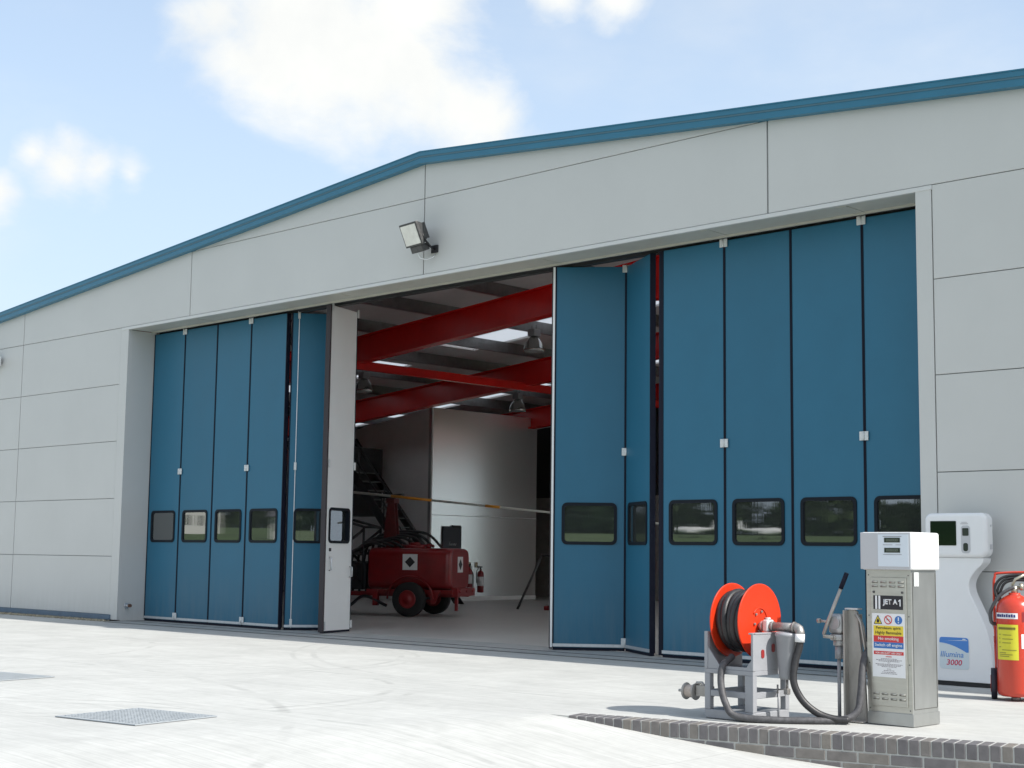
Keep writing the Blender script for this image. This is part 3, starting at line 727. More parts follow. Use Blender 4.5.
# side plates (one each end of the drum) with V shaped front gusset
for (xa, nm) in ((x0, 'side_plate'), (x1-.012, 'side_plate')):
    b = MB(); b.box(xa, xa+.012, y0, y1, .375, .645); b.box(xa-.004 if xa > 0 else xa, xa+.016 if xa > 0 else xa+.03, y0-.004, y0+.03, .375, .655)
    if xa > 0: b.box(xa-.03, xa+.004+.012, y0, y1, .645, .657); b.box(xa-.0, xa+.026, y1-.03, y1+.001, .375, .6449)
    tb(b, nm, M['grey_paint'], bevel=.002, seg=1)
b = MB(); b.prism([(x0+.012, .377), (x1-.013, .377), (x1-.013, .46), (x1-.06, .40), (x0+.14, .40), (x0+.012, .56)], y0+.002, y0+.012, 'xz'); tb(b, 'gusset', M['grey_paint'])
# painted square plate holes on the right plate
for (yy, zz) in ((-.11, .50), (.03, .54)):
    b = MB(); b.prism(rrect(yy-.02, yy+.02, zz-.032, zz+.032, .017), x1+.0005, x1+.004, 'yz'); tb(b, 'slot', mat('slot_red', (.25, .02, .02), .5))
b = MB(); b.cyl((x1, .12, .58), (x1+.03, .12, .58), .012, n=8); b.tube([(x1+.03, .12, .58), (x1+.035, .14, .63)], .006, n=6); tb(b, 'catch', M['cast'])
# drum
yc, zc = .04, .735; Rd = .285
for xa in (-.125, .13):
    b = MB(); b.lathe([(.03, 0), (.13, .0), (.14, -.008 if xa > 0 else .008), (.20, 0), (Rd-.01, 0), (Rd, .006), (Rd, .016), (Rd-.012, .012), (.14, .010), (.03, .012)], (xa, yc, zc), 'x', 56); tb(b, 'flange', M['reel'])
b = MB(); b.lathe([(.10, 0), (.10, .24)], (-.115, yc, zc), 'x', 32); tb(b, 'drum', M['reel'])
b = MB()
for k in range(5):
    b.tube([(-.086+k*.0435 + .010*math.sin(a*2+k), yc+(.205+.012*(k%2))*math.cos(a), zc+(.205+.012*(k%2))*math.sin(a)) for a in [2*math.pi*i/40 for i in range(40)]], .0275, n=10, closed=True)
for k in range(4):
    b.tube([(-.062+k*.0445, yc+.165*math.cos(a), zc+.165*math.sin(a)) for a in [2*math.pi*i/32 for i in range(32)]], .0275, n=8, closed=True)
tb(b, 'coiled_hose', M['hose'])
b = MB(); b.tube([(.143, yc+.10*math.cos(a), zc+.10*math.sin(a)) for a in [R(-20+i*11) for i in range(16)]], .006, n=6); tb(b, 'rib', M['reel'])
b = MB()
for i in range(6):
    a = R(60*i+15); b.cyl((.141, yc+.075*math.cos(a), zc+.075*math.sin(a)), (.155, yc+.075*math.cos(a), zc+.075*math.sin(a)), .009, n=8)
tb(b, 'bolt', M['cast'])
# axle, swivel and elbow
ya, za = yc, .685
b = MB(); b.cyl((.13, yc, zc-.035), (.25, yc, zc-.035), .026); b.cyl((.16, yc, zc-.035), (.185, yc, zc-.035), .040); tb(b, 'axle', mat('pink_pipe', (.55, .38, .36), .4, metal=.3))
b = MB(); b.bbox(.195, .245, yc-.045, yc+.045, .658, .75, .012, 2); b.cyl((.22, yc, .75), (.22, yc, .765), .02); tb(b, 'bearing', M['hinge'])
b = MB(); b.cyl((.25, yc, .70), (.275, yc, .70), .038); b.cyl((.275, yc, .70), (.45, yc, .70), .033); b.tube([(.45, yc, .70), (.475, yc, .70), (.496, yc-.002, .69), (.505, yc-.004, .665), (.506, yc-.005, .64)], .036, n=12); b.cyl((.45, yc, .70), (.462, yc, .70), .043); tb(b, 'elbow', M['cast'])
b = MB(); b.lathe([(.0, .31), (.048, .31), (.058, .33), (.082, .63), (.088, .635), (.088, .655), (.04, .665)], (.385, yc, 0), 'z', 24); tb(b, 'filter_canister', M['grey_paint'])
b = MB(); b.cyl((.385, yc, .24), (.385, yc, .31), .010, n=8); b.bbox(.365, .405, yc-.02, yc+.02, .20, .245, .005, 1); b.cyl((.30, yc-.02, .235), (.405, yc, .235), .005, n=6); b.cyl((.315, yc-.02, .205), (.315, yc-.02, .27), .007, n=6); tb(b, 'drain_valve', M['cast'])
b = MB(); b.cyl((.275, yc+.05, .004), (.275, yc+.05, .22), .008, n=8); b.cyl((.275, yc+.05, .19), (.235, yc+.05, .19), .006, n=6); b.box(.23, .30, .02, .15, .004, .010); tb(b, 'support_rod', M['grey_paint'])
# earthing cable reel on the left of the stand
b = MB(); cx = -.36
b.lathe([(.02, 0), (.062, 0), (.066, .008), (.03, .012), (.02, .012)], (cx-.075, -.13, .18), 'x', 24)
b.lathe([(.02, 0), (.062, 0), (.066, .010), (.06, .014), (.02, .014)], (cx+.015, -.13, .18), 'x', 24); b.cyl((cx-.14, -.13, .18), (cx-.06, -.13, .18), .011, n=8); b.cyl((cx+.02, -.13, .18), (cx+.18, -.13, .19), .018, n=8)
b.box(cx+.04, cx+.185, -.15, -.11, .15, .23); b.tube([(cx+.03, -.13, .245), (cx+.08, -.13, .25), (cx+.13, -.13, .20)], .014, n=8); tb(b, 'bonding_reel', M['pump_metal'])
b = MB(); b.lathe([(.02, 0), (.048, .004), (.050, .02), (.047, .04), (.050, .06), (.046, .078), (.02, .08)], (cx-.064, -.13, .18), 'x', 20); tb(b, 'bonding_cable', M['sand'])

def smoothpath(P, n=10):
    P = [Vector(p) for p in P]; out = []
    Q = [P[0]*2-P[1]] + P + [P[-1]*2-P[-2]]
    for i in range(1, len(Q)-2):
        for k in range(n):
            s = k/n; a, b_, c, d = Q[i-1], Q[i], Q[i+1], Q[i+2]
            out.append(.5*((2*b_) + (c-a)*s + (2*a-5*b_+4*c-d)*s*s + (3*b_-a-3*c+d)*s**3))
    out.append(P[-1]); return out
# delivery hose: from the drum bottom, sweeps along the slab to the dispenser side
b = MB(); P = smoothpath([(-6.78, -4.50, .47), (-6.79, -4.61, .40), (-6.78, -4.65, .28), (-6.72, -4.68, .14), (-6.64, -4.66, .045), (-6.42, -4.54, .027), (-6.20, -4.36, .027), (-6.03, -4.18, .035), (-5.955, -4.09, .09), (-5.945, -4.05, .22), (-5.95, -4.01, .40), (-5.96, -3.95, .50), (-5.963, -3.87, .54)])
b.tube(P, .0265, n=12); tag(b.build('fuel_hose', M['hose_grey']), 'black hose from the drum bottom looping low in front of the stand to the dispenser', 'hose', 'fuel hoses on the island')
b = MB(); ex = -6.79+.506; ey = -4.37+.035
P = smoothpath([(ex, ey, .645), (ex-.005, ey, .56), (ex-.025, ey-.03, .44), (ex-.025, ey-.05, .30), (ex+.03, ey-.02, .17), (ex+.12, ey+.04, .08), (ex+.22, ey+.11, .040), (ex+.30, ey+.17, .034)])
b.tube(P, .0275, n=12); h2_ = b.build('fuel_hose', M['hose']); tag(h2_, 'black hose curving down from the pipe elbow between reel and hand pump', 'hose', 'fuel hoses on the island')
b = MB(); b.cyl((ex, ey, .655), (ex-.002, ey-.001, .595), .037); b.build('hose_clamp', M['swhite'], h2_)

# ------------------------------------------------------------------ hand pump / nozzle post
t = empty('hand_pump', (-6.075, -3.90, 0), label='worn alloy hand pump post with a black gripped lever beside the dispenser', cat='pump')
b = MB()
b.prism([(-.085, 0), (.10, 0), (.085, .30), (.045, .60), (.025, .82), (.0, .835), (-.05, .835), (-.065, .80), (-.075, .40)], -.01, .012, 'xz')
b.box(-.066, -.052, -.07, .09, .02, .83); b.box(.0, .012, .012, .09, .02, .80)
b.box(-.14, .125, -.12, .12, .004, .016)
tb(b, 'post', M['pump_metal'], bevel=.003, seg=1)
b = MB(); b.cyl((-.125, -.03, .02), (-.125, -.03, .50), .014, n=10); b.cyl((-.125, -.03, .46), (-.125, -.03, .56), .030, n=14); tb(b, 'riser_pipe', M['grey_paint'])
b = MB(); b.cyl((-.125, -.03, .56), (-.125, -.03, .60), .042, n=16); b.cyl((-.13, -.03, .60), (-.13, -.03, .645), .060, n=18); b.bbox(-.19, -.07, -.09, .03, .645, .80, .035, 3); b.cyl((-.13, -.095, .73), (-.13, -.03, .73), .05, n=18); b.cyl((-.16, -.03, .585), (-.08, -.03, .585), .022, n=10)
tb(b, 'pump_body', mat('cast_alloy', (.40, .40, .40), .4, metal=.5, nscale=14, namt=.12), bevel=.004)
b = MB(); b.tube([(-.12, -.11, .625), (-.205, -.11, .63), (-.205, -.11, .65), (-.17, -.11, .74), (-.05, -.11, 1.0)], .014, n=8); b.cyl((-.13, -.11, .62), (-.13, -.03, .625), .02, n=8); b.cyl((-.17, -.11, .74), (-.24, -.11, .745), .010, n=8); b.cyl((-.26, -.11, .745), (-.235, -.11, .745), .018, n=10); tb(b, 'lever', M['pump_metal'])
b = MB(); b.cyl((-.052, -.11, .995), (.0, -.11, 1.11), .018, n=10); tb(b, 'grip', M['rubber'])
b = MB(); b.tube([(.005, .0, .80), (.055, .0, .74), (.07, .0, .70), (.10, .0, .45), (.13, .0, .24)], .013, n=8); b.cyl((.12, 0, .30), (.135, 0, .20), .022, n=10); b.tube([(.02, -.02, .81), (.06, -.02, .74), (.075, -.02, .66), (.12, -.02, .40)], .009, n=8); tb(b, 'linkage_rod', M['pump_metal'])
b = MB(); b.box(-.07, .04, -.03, .04, .835, .846); tb(b, 'top_plate', M['hinge'])

# ------------------------------------------------------------------ dispenser
t = empty('fuel_dispenser', (-5.75, -3.78, 0), label='stainless fuel dispenser with white head and JET A1 plate', cat='fuel dispenser')
X0, X1, Y0, Y1 = -.185, .185, -.18, .20
b = MB(); b.box(X0, X1, Y0, Y1, .05, 1.14); tb(b, 'cabinet', M['steel'], bevel=.006)
b = MB(); b.box(X0-.006, X1+.006, Y0-.006, Y1+.006, .004, .05+.045); tb(b, 'plinth', M['steel'], bevel=.003)
b = MB(); b.box(X0+.001, X1-.001, Y0-.004, Y0-.0005, .10, 1.139); tb(b, 'front_frame', M['steel_fr'])
b = MB(); b.box(X0+.035, X1-.035, Y0-.012, Y0-.0045, .14, 1.085); dp = tb(b, 'access_door', M['steel_fr'], bevel=.003, seg=1)
b = MB()
for (zz) in (1.045, 1.015, .225, .190):
    for k in range(4):
        xx = -.108 + k*.072
        b = MB(); b.box(xx-.024, xx+.024, Y0-.0165, Y0-.0125, zz-.003, zz+.001); b.build('vent', M['slot'], dp)
for (zz) in (1.045, 1.015, .225, .190):
    for k in range(4):
        xx = -.108 + k*.072
        b = MB(); b.cyl((xx-.024, Y0-.0125, zz+.006), (xx+.024, Y0-.0125, zz+.006), .006, n=8); b.build('louvre', M['steel_fr'], dp)
b = MB(); b.cyl((-.118, Y0-.018, .975), (-.118, Y0-.012, .975), .009, n=10); b.cyl((.118, Y0-.018, .975), (.118, Y0-.012, .975), .009, n=10); b.build('lock', M['dkmetal'], dp)
for sx in (-.165, .165):
    for zz in (.12, .45, .80, 1.10):
        b = MB(); b.cyl((sx, Y0-.008, zz), (sx, Y0-.0035, zz), .0045, n=8); tb(b, 'screw', M['dkmetal'])
b = MB(); b.box(X1+.0005, X1+.0025, Y0+.02, Y1-.02, .125, .129); b.box(X1+.0005, X1+.0025, Y0+.018, Y0+.021, .13, 1.12); b.box(X1+.0005, X1+.0025, Y1-.021, Y1-.018, .13, 1.12); tb(b, 'panel_seam', M['slot'])
# head
b = MB(); b.bbox(X0-.03, X1+.03, Y0-.03, Y1+.005, 1.14, 1.42, .018, 3); hd = tb(b, 'head', M['white'])
b = MB(); b.bbox(X0-.029, X1+.020, Y0-.036, Y0-.028, 1.143, 1.417, .003, 1); b.build('face_plate', M['greyface'], hd)
b = MB(); b.box(-.062, X1+.004, Y0-.040, Y0-.0365, 1.165, 1.402); b.build('display_panel', M['pale'], hd)
b = MB(); b.box(-.008, .122, Y0-.043, Y0-.0405, 1.343, 1.378); b.box(-.008, .122, Y0-.043, Y0-.0405, 1.268, 1.303); b.build('lcd', M['lcd'], hd)
for zz in (1.3605, 1.2855):
    text('digits', '000000', .095, .020, (.057, Y0-.0431, zz), mat('lcd_digit', (.16, .19, .15), .4), hd)
b = MB(); b.box(-.02, .135, Y0-.0412, Y0-.0405, 1.386, 1.390); b.box(-.02, .06, Y0-.0412, Y0-.0405, 1.324, 1.327); b.box(.085, .13, Y0-.0412, Y0-.0405, 1.324, 1.327); b.box(-.02, .135, Y0-.0412, Y0-.0405, 1.252, 1.255); b.build('print', M['ink'], hd)
# JET A1 plate
b = MB(); b.box(-.122, .122, Y0-.0145, Y0-.0125, .848, .950); jp = tb(b, 'fuel_grade_plate', M['sblack'])
b = MB(); b.box(-.105, -.090, Y0-.016, Y0-.0146, .850, .948); b.box(-.078, -.063, Y0-.016, Y0-.0146, .850, .948); b.build('stripe', M['swhite'], jp)
text('lettering', 'JET A', .122, .050, (.018, Y0-.0146, .899), M['swhite'], jp, bold=.035)
b = MB(); b.prism([(.096, .874), (.105, .874), (.105, .924), (.098, .924), (.086, .914), (.086, .906), (.096, .912)], Y0-.0154, Y0-.0146, 'xz'); b.build('lettering', M['swhite'], jp)
# warning sign
b = MB(); b.box(-.135, .135, Y0-.0145, Y0-.0125, .352, .818); wp = tb(b, 'warning_sign', M['swhite'])
ys_ = Y0-.0146
b = MB(); b.prism([(-.115, .742), (-.055, .742), (-.085, .800)], ys_-.0012, ys_, 'xz'); b.build('warning_triangle', M['yel2'], wp)
b = MB()
for (pa, pb) in (((-.117, .741), (-.053, .741)), ((-.053, .741), (-.085, .802)), ((-.085, .802), (-.117, .741))): b.cyl((pa[0], ys_-.0012, pa[1]), (pb[0], ys_-.0012, pb[1]), .0025, n=5)
b.prism([(-.094, .750), (-.076, .750), (-.074, .764), (-.084, .782), (-.095, .766)], ys_-.0024, ys_-.0012, 'xz')
b.build('flame_symbol', M['sblack'], wp)
b = MB(); b.tube([(0+.030*math.cos(a), ys_-.001, .772+.030*math.sin(a)) for a in [2*math.pi*i/24 for i in range(24)]], .0035, n=5, closed=True); b.cyl((-.020, ys_-.001, .793), (.020, ys_-.001, .751), .0035, n=5); b.build('prohibition_ring', M['sred'], wp)
b = MB(); b.box(-.015, .012, ys_-.0008, ys_, .770, .774); b.build('cigarette', M['sblack'], wp)
b = MB(); b.cyl((.085, ys_-.0012, .772), (.085, ys_, .772), .031, n=24); b.build('mandatory_disc', M['sblue'], wp)
b = MB(); b.box(.081, .089, ys_-.0022, ys_-.0012, .766, .794); b.box(.081, .089, ys_-.0022, ys_-.0012, .750, .758); b.build('exclamation', M['swhite'], wp)
for (zz0, zz1, mm) in ((.655, .728, 'yel2'), (.608, .654, 'sred'), (.562, .607, 'sblue'), (.516, .541, 'sred')):
    b = MB(); b.box(-.123, .123, ys_-.0010, ys_, zz0, zz1); b.build('band', M[mm], wp)
yt = ys_-.0011
text('lettering', 'Petroleum spirit', .205, .026, (0, yt, .709), M['sblack'], wp, bold=.012)
text('lettering', 'Highly flammable', .215, .029, (0, yt, .674), M['sblack'], wp, bold=.012)
text('lettering', 'No smoking', .170, .029, (0, yt, .631), M['swhite'], wp, bold=.015)
text('lettering', 'Switch off engine', .225, .029, (0, yt, .584), M['swhite'], wp, bold=.015)
text('lettering', 'FOR AIRCRAFT USE ONLY', .215, .013, (0, yt, .528), M['swhite'], wp, bold=.015)
text('lettering', 'WARNING', .050, .010, (0, ys_, .502), M['sred'], wp, bold=.01)
b = MB(); random.seed(3)
for zz, wd in ((.486, .13), (.477, .21), (.468, .17), (.457, .02), (.446, .22), (.437, .19), (.428, .12), (.412, .03), (.400, .085), (.388, .11), (.378, .13)):
    x = -wd/2
    while x < wd/2:
        l = random.uniform(.006, .018); b.box(x, min(x+l, wd/2+.002), ys_-.0006, ys_, zz-.0022, zz+.0022); x += l+.0035
b.build('small_print', M['ink'], wp)
b = MB(); b.bbox(X1+.001, X1+.007, -.145, -.075, 1.02, 1.125, .002, 1); tb(b, 'rating_plate', M['hinge'])
b = MB(); b.bbox(X0-.035, X0-.001, -.12, -.07, .62, .76, .006, 1); b.bbox(X0-.045, X0-.001, -.13, -.06, .54, .60, .006, 1); tb(b, 'nozzle_boot', M['pump_metal'])
b = MB(); b.cyl((X0-.03, -.09, .42), (X0-.03, -.09, .545), .02, n=10); tb(b, 'hose_coupling', M['cast'])

# ------------------------------------------------------------------ payment kiosk
t = empty('payment_kiosk', (-7.10, -.10, 0), label='white curvy self-service fuel kiosk with dark screen on a flared pedestal', cat='kiosk')
# pedestal outline (front view) right edge S-curve
Rt = [(.335, .045), (.350, .16), (.342, .36), (.295, .56), (.195, .78), (.130, .92), (.130, 1.02), (.185, 1.11), (.268, 1.19), (.285, 1.245)]
RtS = [(v.x, v.z) for v in smoothpath([(x, 0, z) for x, z in Rt], 6)]
poly = [(-.32, .045)] + RtS + [(-.32, 1.245)]
def rounded_prism(poly, y0, y1, r, name, m, par=None):
    b = MB(); b.prism(poly, y0, y1, 'xz', smooth=False); o = tb(b, name, m, par); md = o.modifiers.new('b', 'BEVEL'); md.width = r; md.segments = 4; md.limit_method = 'ANGLE'; md.angle_limit = R(50)
    for p in o.data.polygons: p.use_smooth = True
    o.data.set_sharp_from_angle(angle=R(40)) if hasattr(o.data, 'set_sharp_from_angle') else None
    return o
ped = rounded_prism(poly, -.19, -.03, .035, 'pedestal', M['white_gl'])
b = MB(); b.box(-.30, .31, -.16, .04, .002, .045); tb(b, 'plinth', M['dark'])
hd = rounded_prism(rrect(-.33, .335, 1.247, 1.685, .075, 8), -.22, -.065, .035, 'head', M['white_gl'])
b = MB(); b.prism(rrect(-.258, .018, 1.365, 1.605, .008, 3), -.2245, -.2205, 'xz'); b.build('screen', M['screen'], hd)
b = MB(); b.prism(rrect(.070, .165, 1.29, 1.560, .03, 5), -.2235, -.2205, 'xz'); cr = b.build('card_reader', M['greyface'], hd)
b = MB(); b.prism(rrect(.085, .150, 1.46, 1.535, .008, 3), -.2260, -.2236, 'xz'); b.prism(rrect(.092, .142, 1.31, 1.39, .02, 4), -.2260, -.2236, 'xz'); b.build('card_slot', M['lcd'], hd)
b = MB(); b.box(.065, .145, -.2225, -.2206, 1.575, 1.579); b.box(.075, .135, -.2225, -.2206, 1.590, 1.593); b.build('print', M['ink'], hd)
b = MB(); b.cyl((.3355, -.13, 1.56), (.340, -.13, 1.56), .010, n=10); b.bbox(.335, .341, -.155, -.11, 1.33, 1.38, .003, 1); b.build('side_lock', M['greyface'], hd)
# logo panel on pedestal
yq = -.1935
b = MB(); b.prism(rrect(-.262, .105, .165, .47, .03, 5), yq-.0015, -.1905, 'xz'); lp = b.build('logo_panel', mat('pale_panel', (.60, .68, .72), .35), ped)
arc = [(x, .385 - .055*((x-.10)/.36)**2 + 0.0 if False else .33+.055*math.cos((x+.20)*3.2)) for x in [-.262+.367*i/14 for i in range(15)]]
blue = [(.105-.0, .33)] + [(.105, .44), (.097, .462), (.075, .47), (-.232, .47), (-.254, .462), (-.262, .44)] + [(x, .415 - .10*max(0, (x+.262)/.367)**1.8) for x in [-.262+.367*i/14 for i in range(15)]][:-1]
b = MB(); b.prism(blue, yq-.003, yq-.0016, 'xz'); b.build('logo_swoosh', M['pblue'], lp)
b = MB(); b.prism([(-.20, .437), (.09, .441), (.09, .447), (-.0, .444)], yq-.0040, yq-.0031, 'xz'); b.prism(rrect(.03, .07, .450, .460, .003, 2), yq-.0040, yq-.0031, 'xz'); b.build('logo_line', M['pale'], lp)
lp.scale = (.84, 1, 1); lp.location.x = .022
lt = text('lettering', 'Illumina', .29, .055, (-.10, yq-.0017, .305), M['lblue'], lp, bold=.01)
for v in lt.data.vertices: v.co.x += v.co.y*.22
lt = text('lettering', '3000', .19, .055, (-.075, yq-.0017, .228), M['pred'], lp, bold=.015)
for v in lt.data.vertices: v.co.x += v.co.y*.22

# ------------------------------------------------------------------ wheeled extinguisher
t = empty('wheeled_extinguisher', (-6.04, -1.28, 0), label='large red wheeled fire extinguisher with yellow label by the grey cladding', cat='fire extinguisher')
re = .163
b = MB(); b.lathe([(.05, .035), (.13, .04), (re-.008, .055), (re, .08), (re, .78), (re-.008, .83), (re-.03, .87), (re-.075, .905), (.05, .925), (.05, .94)], (0, 0, 0), 'z', 48); cy_ = tb(b, 'cylinder', M['ext'])
b = MB(); b.cyl((0, -.02, .002), (0, -.02, .04), .04, n=12); tb(b, 'foot', M['cast'])
# front direction towards the camera
fa = math.atan2(-12.7, 6.04)   # toward camera
def patch(a0, a1, z0, z1, name, m, rad=re+.0015, par=None, n=10):
    b = MB(); vs = []
    for i in range(n+1):
        a = fa + R(a0 + (a1-a0)*i/n); vs.append((b.bm.verts.new((rad*math.cos(a), rad*math.sin(a), z0)), b.bm.verts.new((rad*math.cos(a), rad*math.sin(a), z1))))
    for A, B in zip(vs, vs[1:]): f = b.bm.faces.new((A[0], B[0], B[1], A[1])); f.smooth = True
    return b.build(name, m, par or cy_)
patch(-66, 8, .36, .665, 'yellow_label', M['yellow'])
b = MB()
for zz, a0, a1 in ((.635, -58, 0), (.627, -58, 0), (.578, -56, -48), (.575, -40, -12), (.545, -56, -50), (.54, -42, -8), (.51, -56, -50), (.507, -42, -14), (.47, -56, -48), (.445, -44, 2), (.42, -54, -30), (.405, -54, -10), (.39, -54, -20)):
    rad = re+.003; h = .007 if zz > .62 else .003; n = 6
    vs = []
    for i in range(n+1):
        a = fa + R(a0+(a1-a0)*i/n); vs.append((b.bm.verts.new((rad*math.cos(a), rad*math.sin(a), zz-h)), b.bm.verts.new((rad*math.cos(a), rad*math.sin(a), zz+h))))
    for A, B in zip(vs, vs[1:]): b.bm.faces.new((A[0], B[0], B[1], A[1]))
b.build('label_print', mat('olive_ink', (.25, .22, .03), .6), cy_)
patch(-70, 8, .715, .765, 'white_band', M['swhite'])
b = MB()
for k in range(9):
    a = fa + R(-62+k*7.5); rad = re+.003
    b.box(-.0075, .0075, -.0012, .0012, -.011, .011+.004*(k%2), Matrix.Translation((rad*math.cos(a), rad*math.sin(a), .74)) @ Matrix.Rotation(a+math.pi/2, 4, 'Z'))
b.build('band_print', M['navy'], cy_)
patch(17, 50, .46, .585, 'white_label', M['swhite'], n=6)
patch(20, 48, .69, .775, 'dark_label', mat('maroon_label', (.25, .02, .02), .4), n=6)
cl = Vector((math.cos(fa-math.pi/2), math.sin(fa-math.pi/2), 0)); bk = Vector((-math.cos(fa), -math.sin(fa), 0))
def loc(l, f, z): return cl*l - bk*f + Vector((0, 0, z))    # l: toward picture left, f: toward camera
b = MB(); b.cyl((0, 0, .93), (0, 0, 1.0), .028, n=14); b.cyl(loc(-.05, .0, .985), loc(.05, .0, .975), .016, n=10); b.cyl(loc(-.075, 0, .995), loc(-.045, 0, .99), .032, n=12); b.tube([loc(.02, .0, 1.0), loc(-.01, 0, 1.06), loc(-.09, 0, 1.10)], .013, n=8); tb(b, 'valve', mat('brass_valve', (.45, .42, .34), .35, metal=.7))
b = MB(); b.tube(smoothpath([loc(.0, .02, .99), loc(.08, .03, .95), loc(.15, .03, .88), (loc(.205, .02, .77)), loc(.20, .01, .68), loc(.16, -.02, .66)]), .016, n=10); tb(b, 'discharge_hose', M['hose_grey'])
b = MB()
for k, rr2 in enumerate((.0, .022, .044)):
    b.tube(smoothpath([loc(.14-rr2*.4, -.08-.03*k, .86), loc(.165-rr2, -.09, .98-rr2), loc(.10-rr2*.6, -.09, 1.07-rr2), loc(-.04, -.10, 1.095-rr2), loc(-.22, -.10, 1.07-rr2), loc(-.30, -.1, .95)]), .0125, n=8)
tb(b, 'coiled_hose', M['hose'])
b = MB(); b.tube(smoothpath([loc(.17, -.12, .50), loc(.175, -.12, .95), loc(.165, -.12, 1.075), loc(.12, -.12, 1.11), loc(-.2, -.12, 1.11), loc(-.26, -.12, 1.0), loc(-.26, -.12, .3)]), .012, n=8); b.tube([loc(.165, -.12, .12), loc(.175, -.12, .55)], .012, n=8); tb(b, 'push_handle', M['ext'])
for s in (1, -1):
    b = MB(); ax = loc(s*.165, -.12, .135); a2 = loc(s*.215, -.12, .135)
    b.cyl(ax, a2, .135, n=32); w_ = tb(b, 'wheel', mat('wheel_rubber', (.02, .02, .035), .6))
    b = MB(); b.cyl(loc(s*.215, -.12, .135), loc(s*.220, -.12, .135), .075, n=24); b.build('hub', M['ext'], w_)
b = MB(); b.cyl(loc(-.165, -.12, .135), loc(.165, -.12, .135), .012, n=8); tb(b, 'axle', M['cast'])

# ------------------------------------------------------------------ inside the hangar
t = empty('lined_room', (-28.7, 12.8, 0), label='tall pale metal-lined inner room behind the red trailer', cat='room')
b = MB(); b.box(-.12, 0, .0, 4.05, .002, 5.07); b.box(-6, -.121, 3.9, 4.0, .002, 4.6)
tb(b, 'liner_wall', M['liner'])
b = MB(); b.prism([(-6, .002), (-.121, .002), (-.121, 5.06), (-6, 4.2)], 0, .1, 'xz'); tb(b, 'liner_wall', mat('dull_liner', (.78, .76, .75), .5, nscale=1, namt=.08))
b = MB(); b.box(.001, .006, .0, 4.05, 2.24, 2.255); b.box(.001, .02, -.02, .02, .002, 5.07); tb(b, 'cover_trim', M['white'])
b = MB(); b.box(.001, .012, .0, 4.05, .01, .12); tb(b, 'skirting', M['white'])
t = empty('notice_board', (-28.7, 13.56, 1.46), label='dark grey door-shaped board with small white script on the lined room', cat='board')
b = MB(); b.box(.008, .05, -.34, .33, -.9, .50); tb(b, 'board', mat('board_dark', (.035, .04, .05), .5))
b = MB(); b.box(.02, .07, .0, .29, .46, .53); tb(b, 'latch', M['dark'])
b = MB()
for k, (h_, w_) in enumerate(((.10, .03), (.055, .025), (.06, .02), (.05, .025), (.055, .02), (.05, .025))):
    b.tube([(.053, -.12+k*.045, .0), (.053, -.12+k*.045+w_, h_)], .006, n=5)
b.build('script', M['swhite'], t)
def small_ext(x, y, z, sc, label):
    t = empty('fire_extinguisher', (x, y, z), label=label, cat='fire extinguisher', group='red extinguishers hung by the lined room')
    b = MB(); b.lathe([(.04*sc, .0), (.095*sc, .01), (.10*sc, .03), (.10*sc, .50), (.08*sc, .55), (.03*sc, .58), (.03*sc, .62)], n=20); b.build('cylinder', M['bowser'], t)
    b = MB(); b.cyl((0, 0, .62), (0, 0, .68), .02, n=8); b.box(-.02, .02, -.11, .05, .66, .70); b.tube([(0, -.06, .66), (0, -.15, .58), (0, -.15, .25)], .014, n=6); b.build('valve', M['dark'], t)
    b = MB(); b.cyl((0, 0, .18), (0, 0, .42), .102*sc, n=20); b.build('label', M['swhite'], t)
    return t
small_ext(-28.5, 14.48, .22, .9, 'red extinguisher in front, nearer the open floor, on the lined room wall')
small_ext(-28.55, 14.10, .28, .85, 'red extinguisher just behind the end of the tank trailer')
for k, y in enumerate((14.24, 14.50)):
    b = MB(); b.box(0, .01, -.05, .05, -.07, .07); o = b.build('wall_sign', mat('beige_sign%d' % k, (.45, .40, .26), .6), loc=(-28.695, y, .95)); tag(o, ('small beige wall sign above the extinguisher by the trailer end', 'small beige wall sign above the extinguisher nearer the open floor')[k], 'sign', 'small beige wall signs')

# high bay lamps
def bay(x, y, z, label):
    t = empty('high_bay_lamp', (x, y, z), label=label, cat='pendant lamp', group='silver high bay lamps under the roof')
    b = MB(); b.lathe([(.06, .13), (.10, .10), (.17, 0), (.215, -.13), (.225, -.19), (.212, -.19), (.16, -.01), (.09, .09)], n=28); b.build('reflector', mat('spun_aluminium', (.45, .45, .44), .2, metal=.9), t)
    b = MB(); b.bbox(-.10, .10, -.10, .10, .13, .28, .01, 1); b.build('gear_box', M['grey_paint'], t)
    zt = roofz(x)-.2-z
    for sx in (-.06, .06): b = MB(); b.cyl((sx, 0, .28), (sx, 0, zt), .008, n=6); b.build('chain', M['dkmetal'], t)
    b = MB(); b.lathe([(.0, -.12), (.05, -.10), (.06, -.02), (.03, .05)], n=14); b.build('bulb', M['white'], t)
bay(-21.05, 8.5, 5.62, 'silver dome lamp nearest the right-hand doors, highest in view')
bay(-26.75, 14, 5.13, 'silver dome lamp farthest back above the lined room')
bay(-26.45, 8.5, 5.13, 'silver dome lamp beside the white folded door leaf')

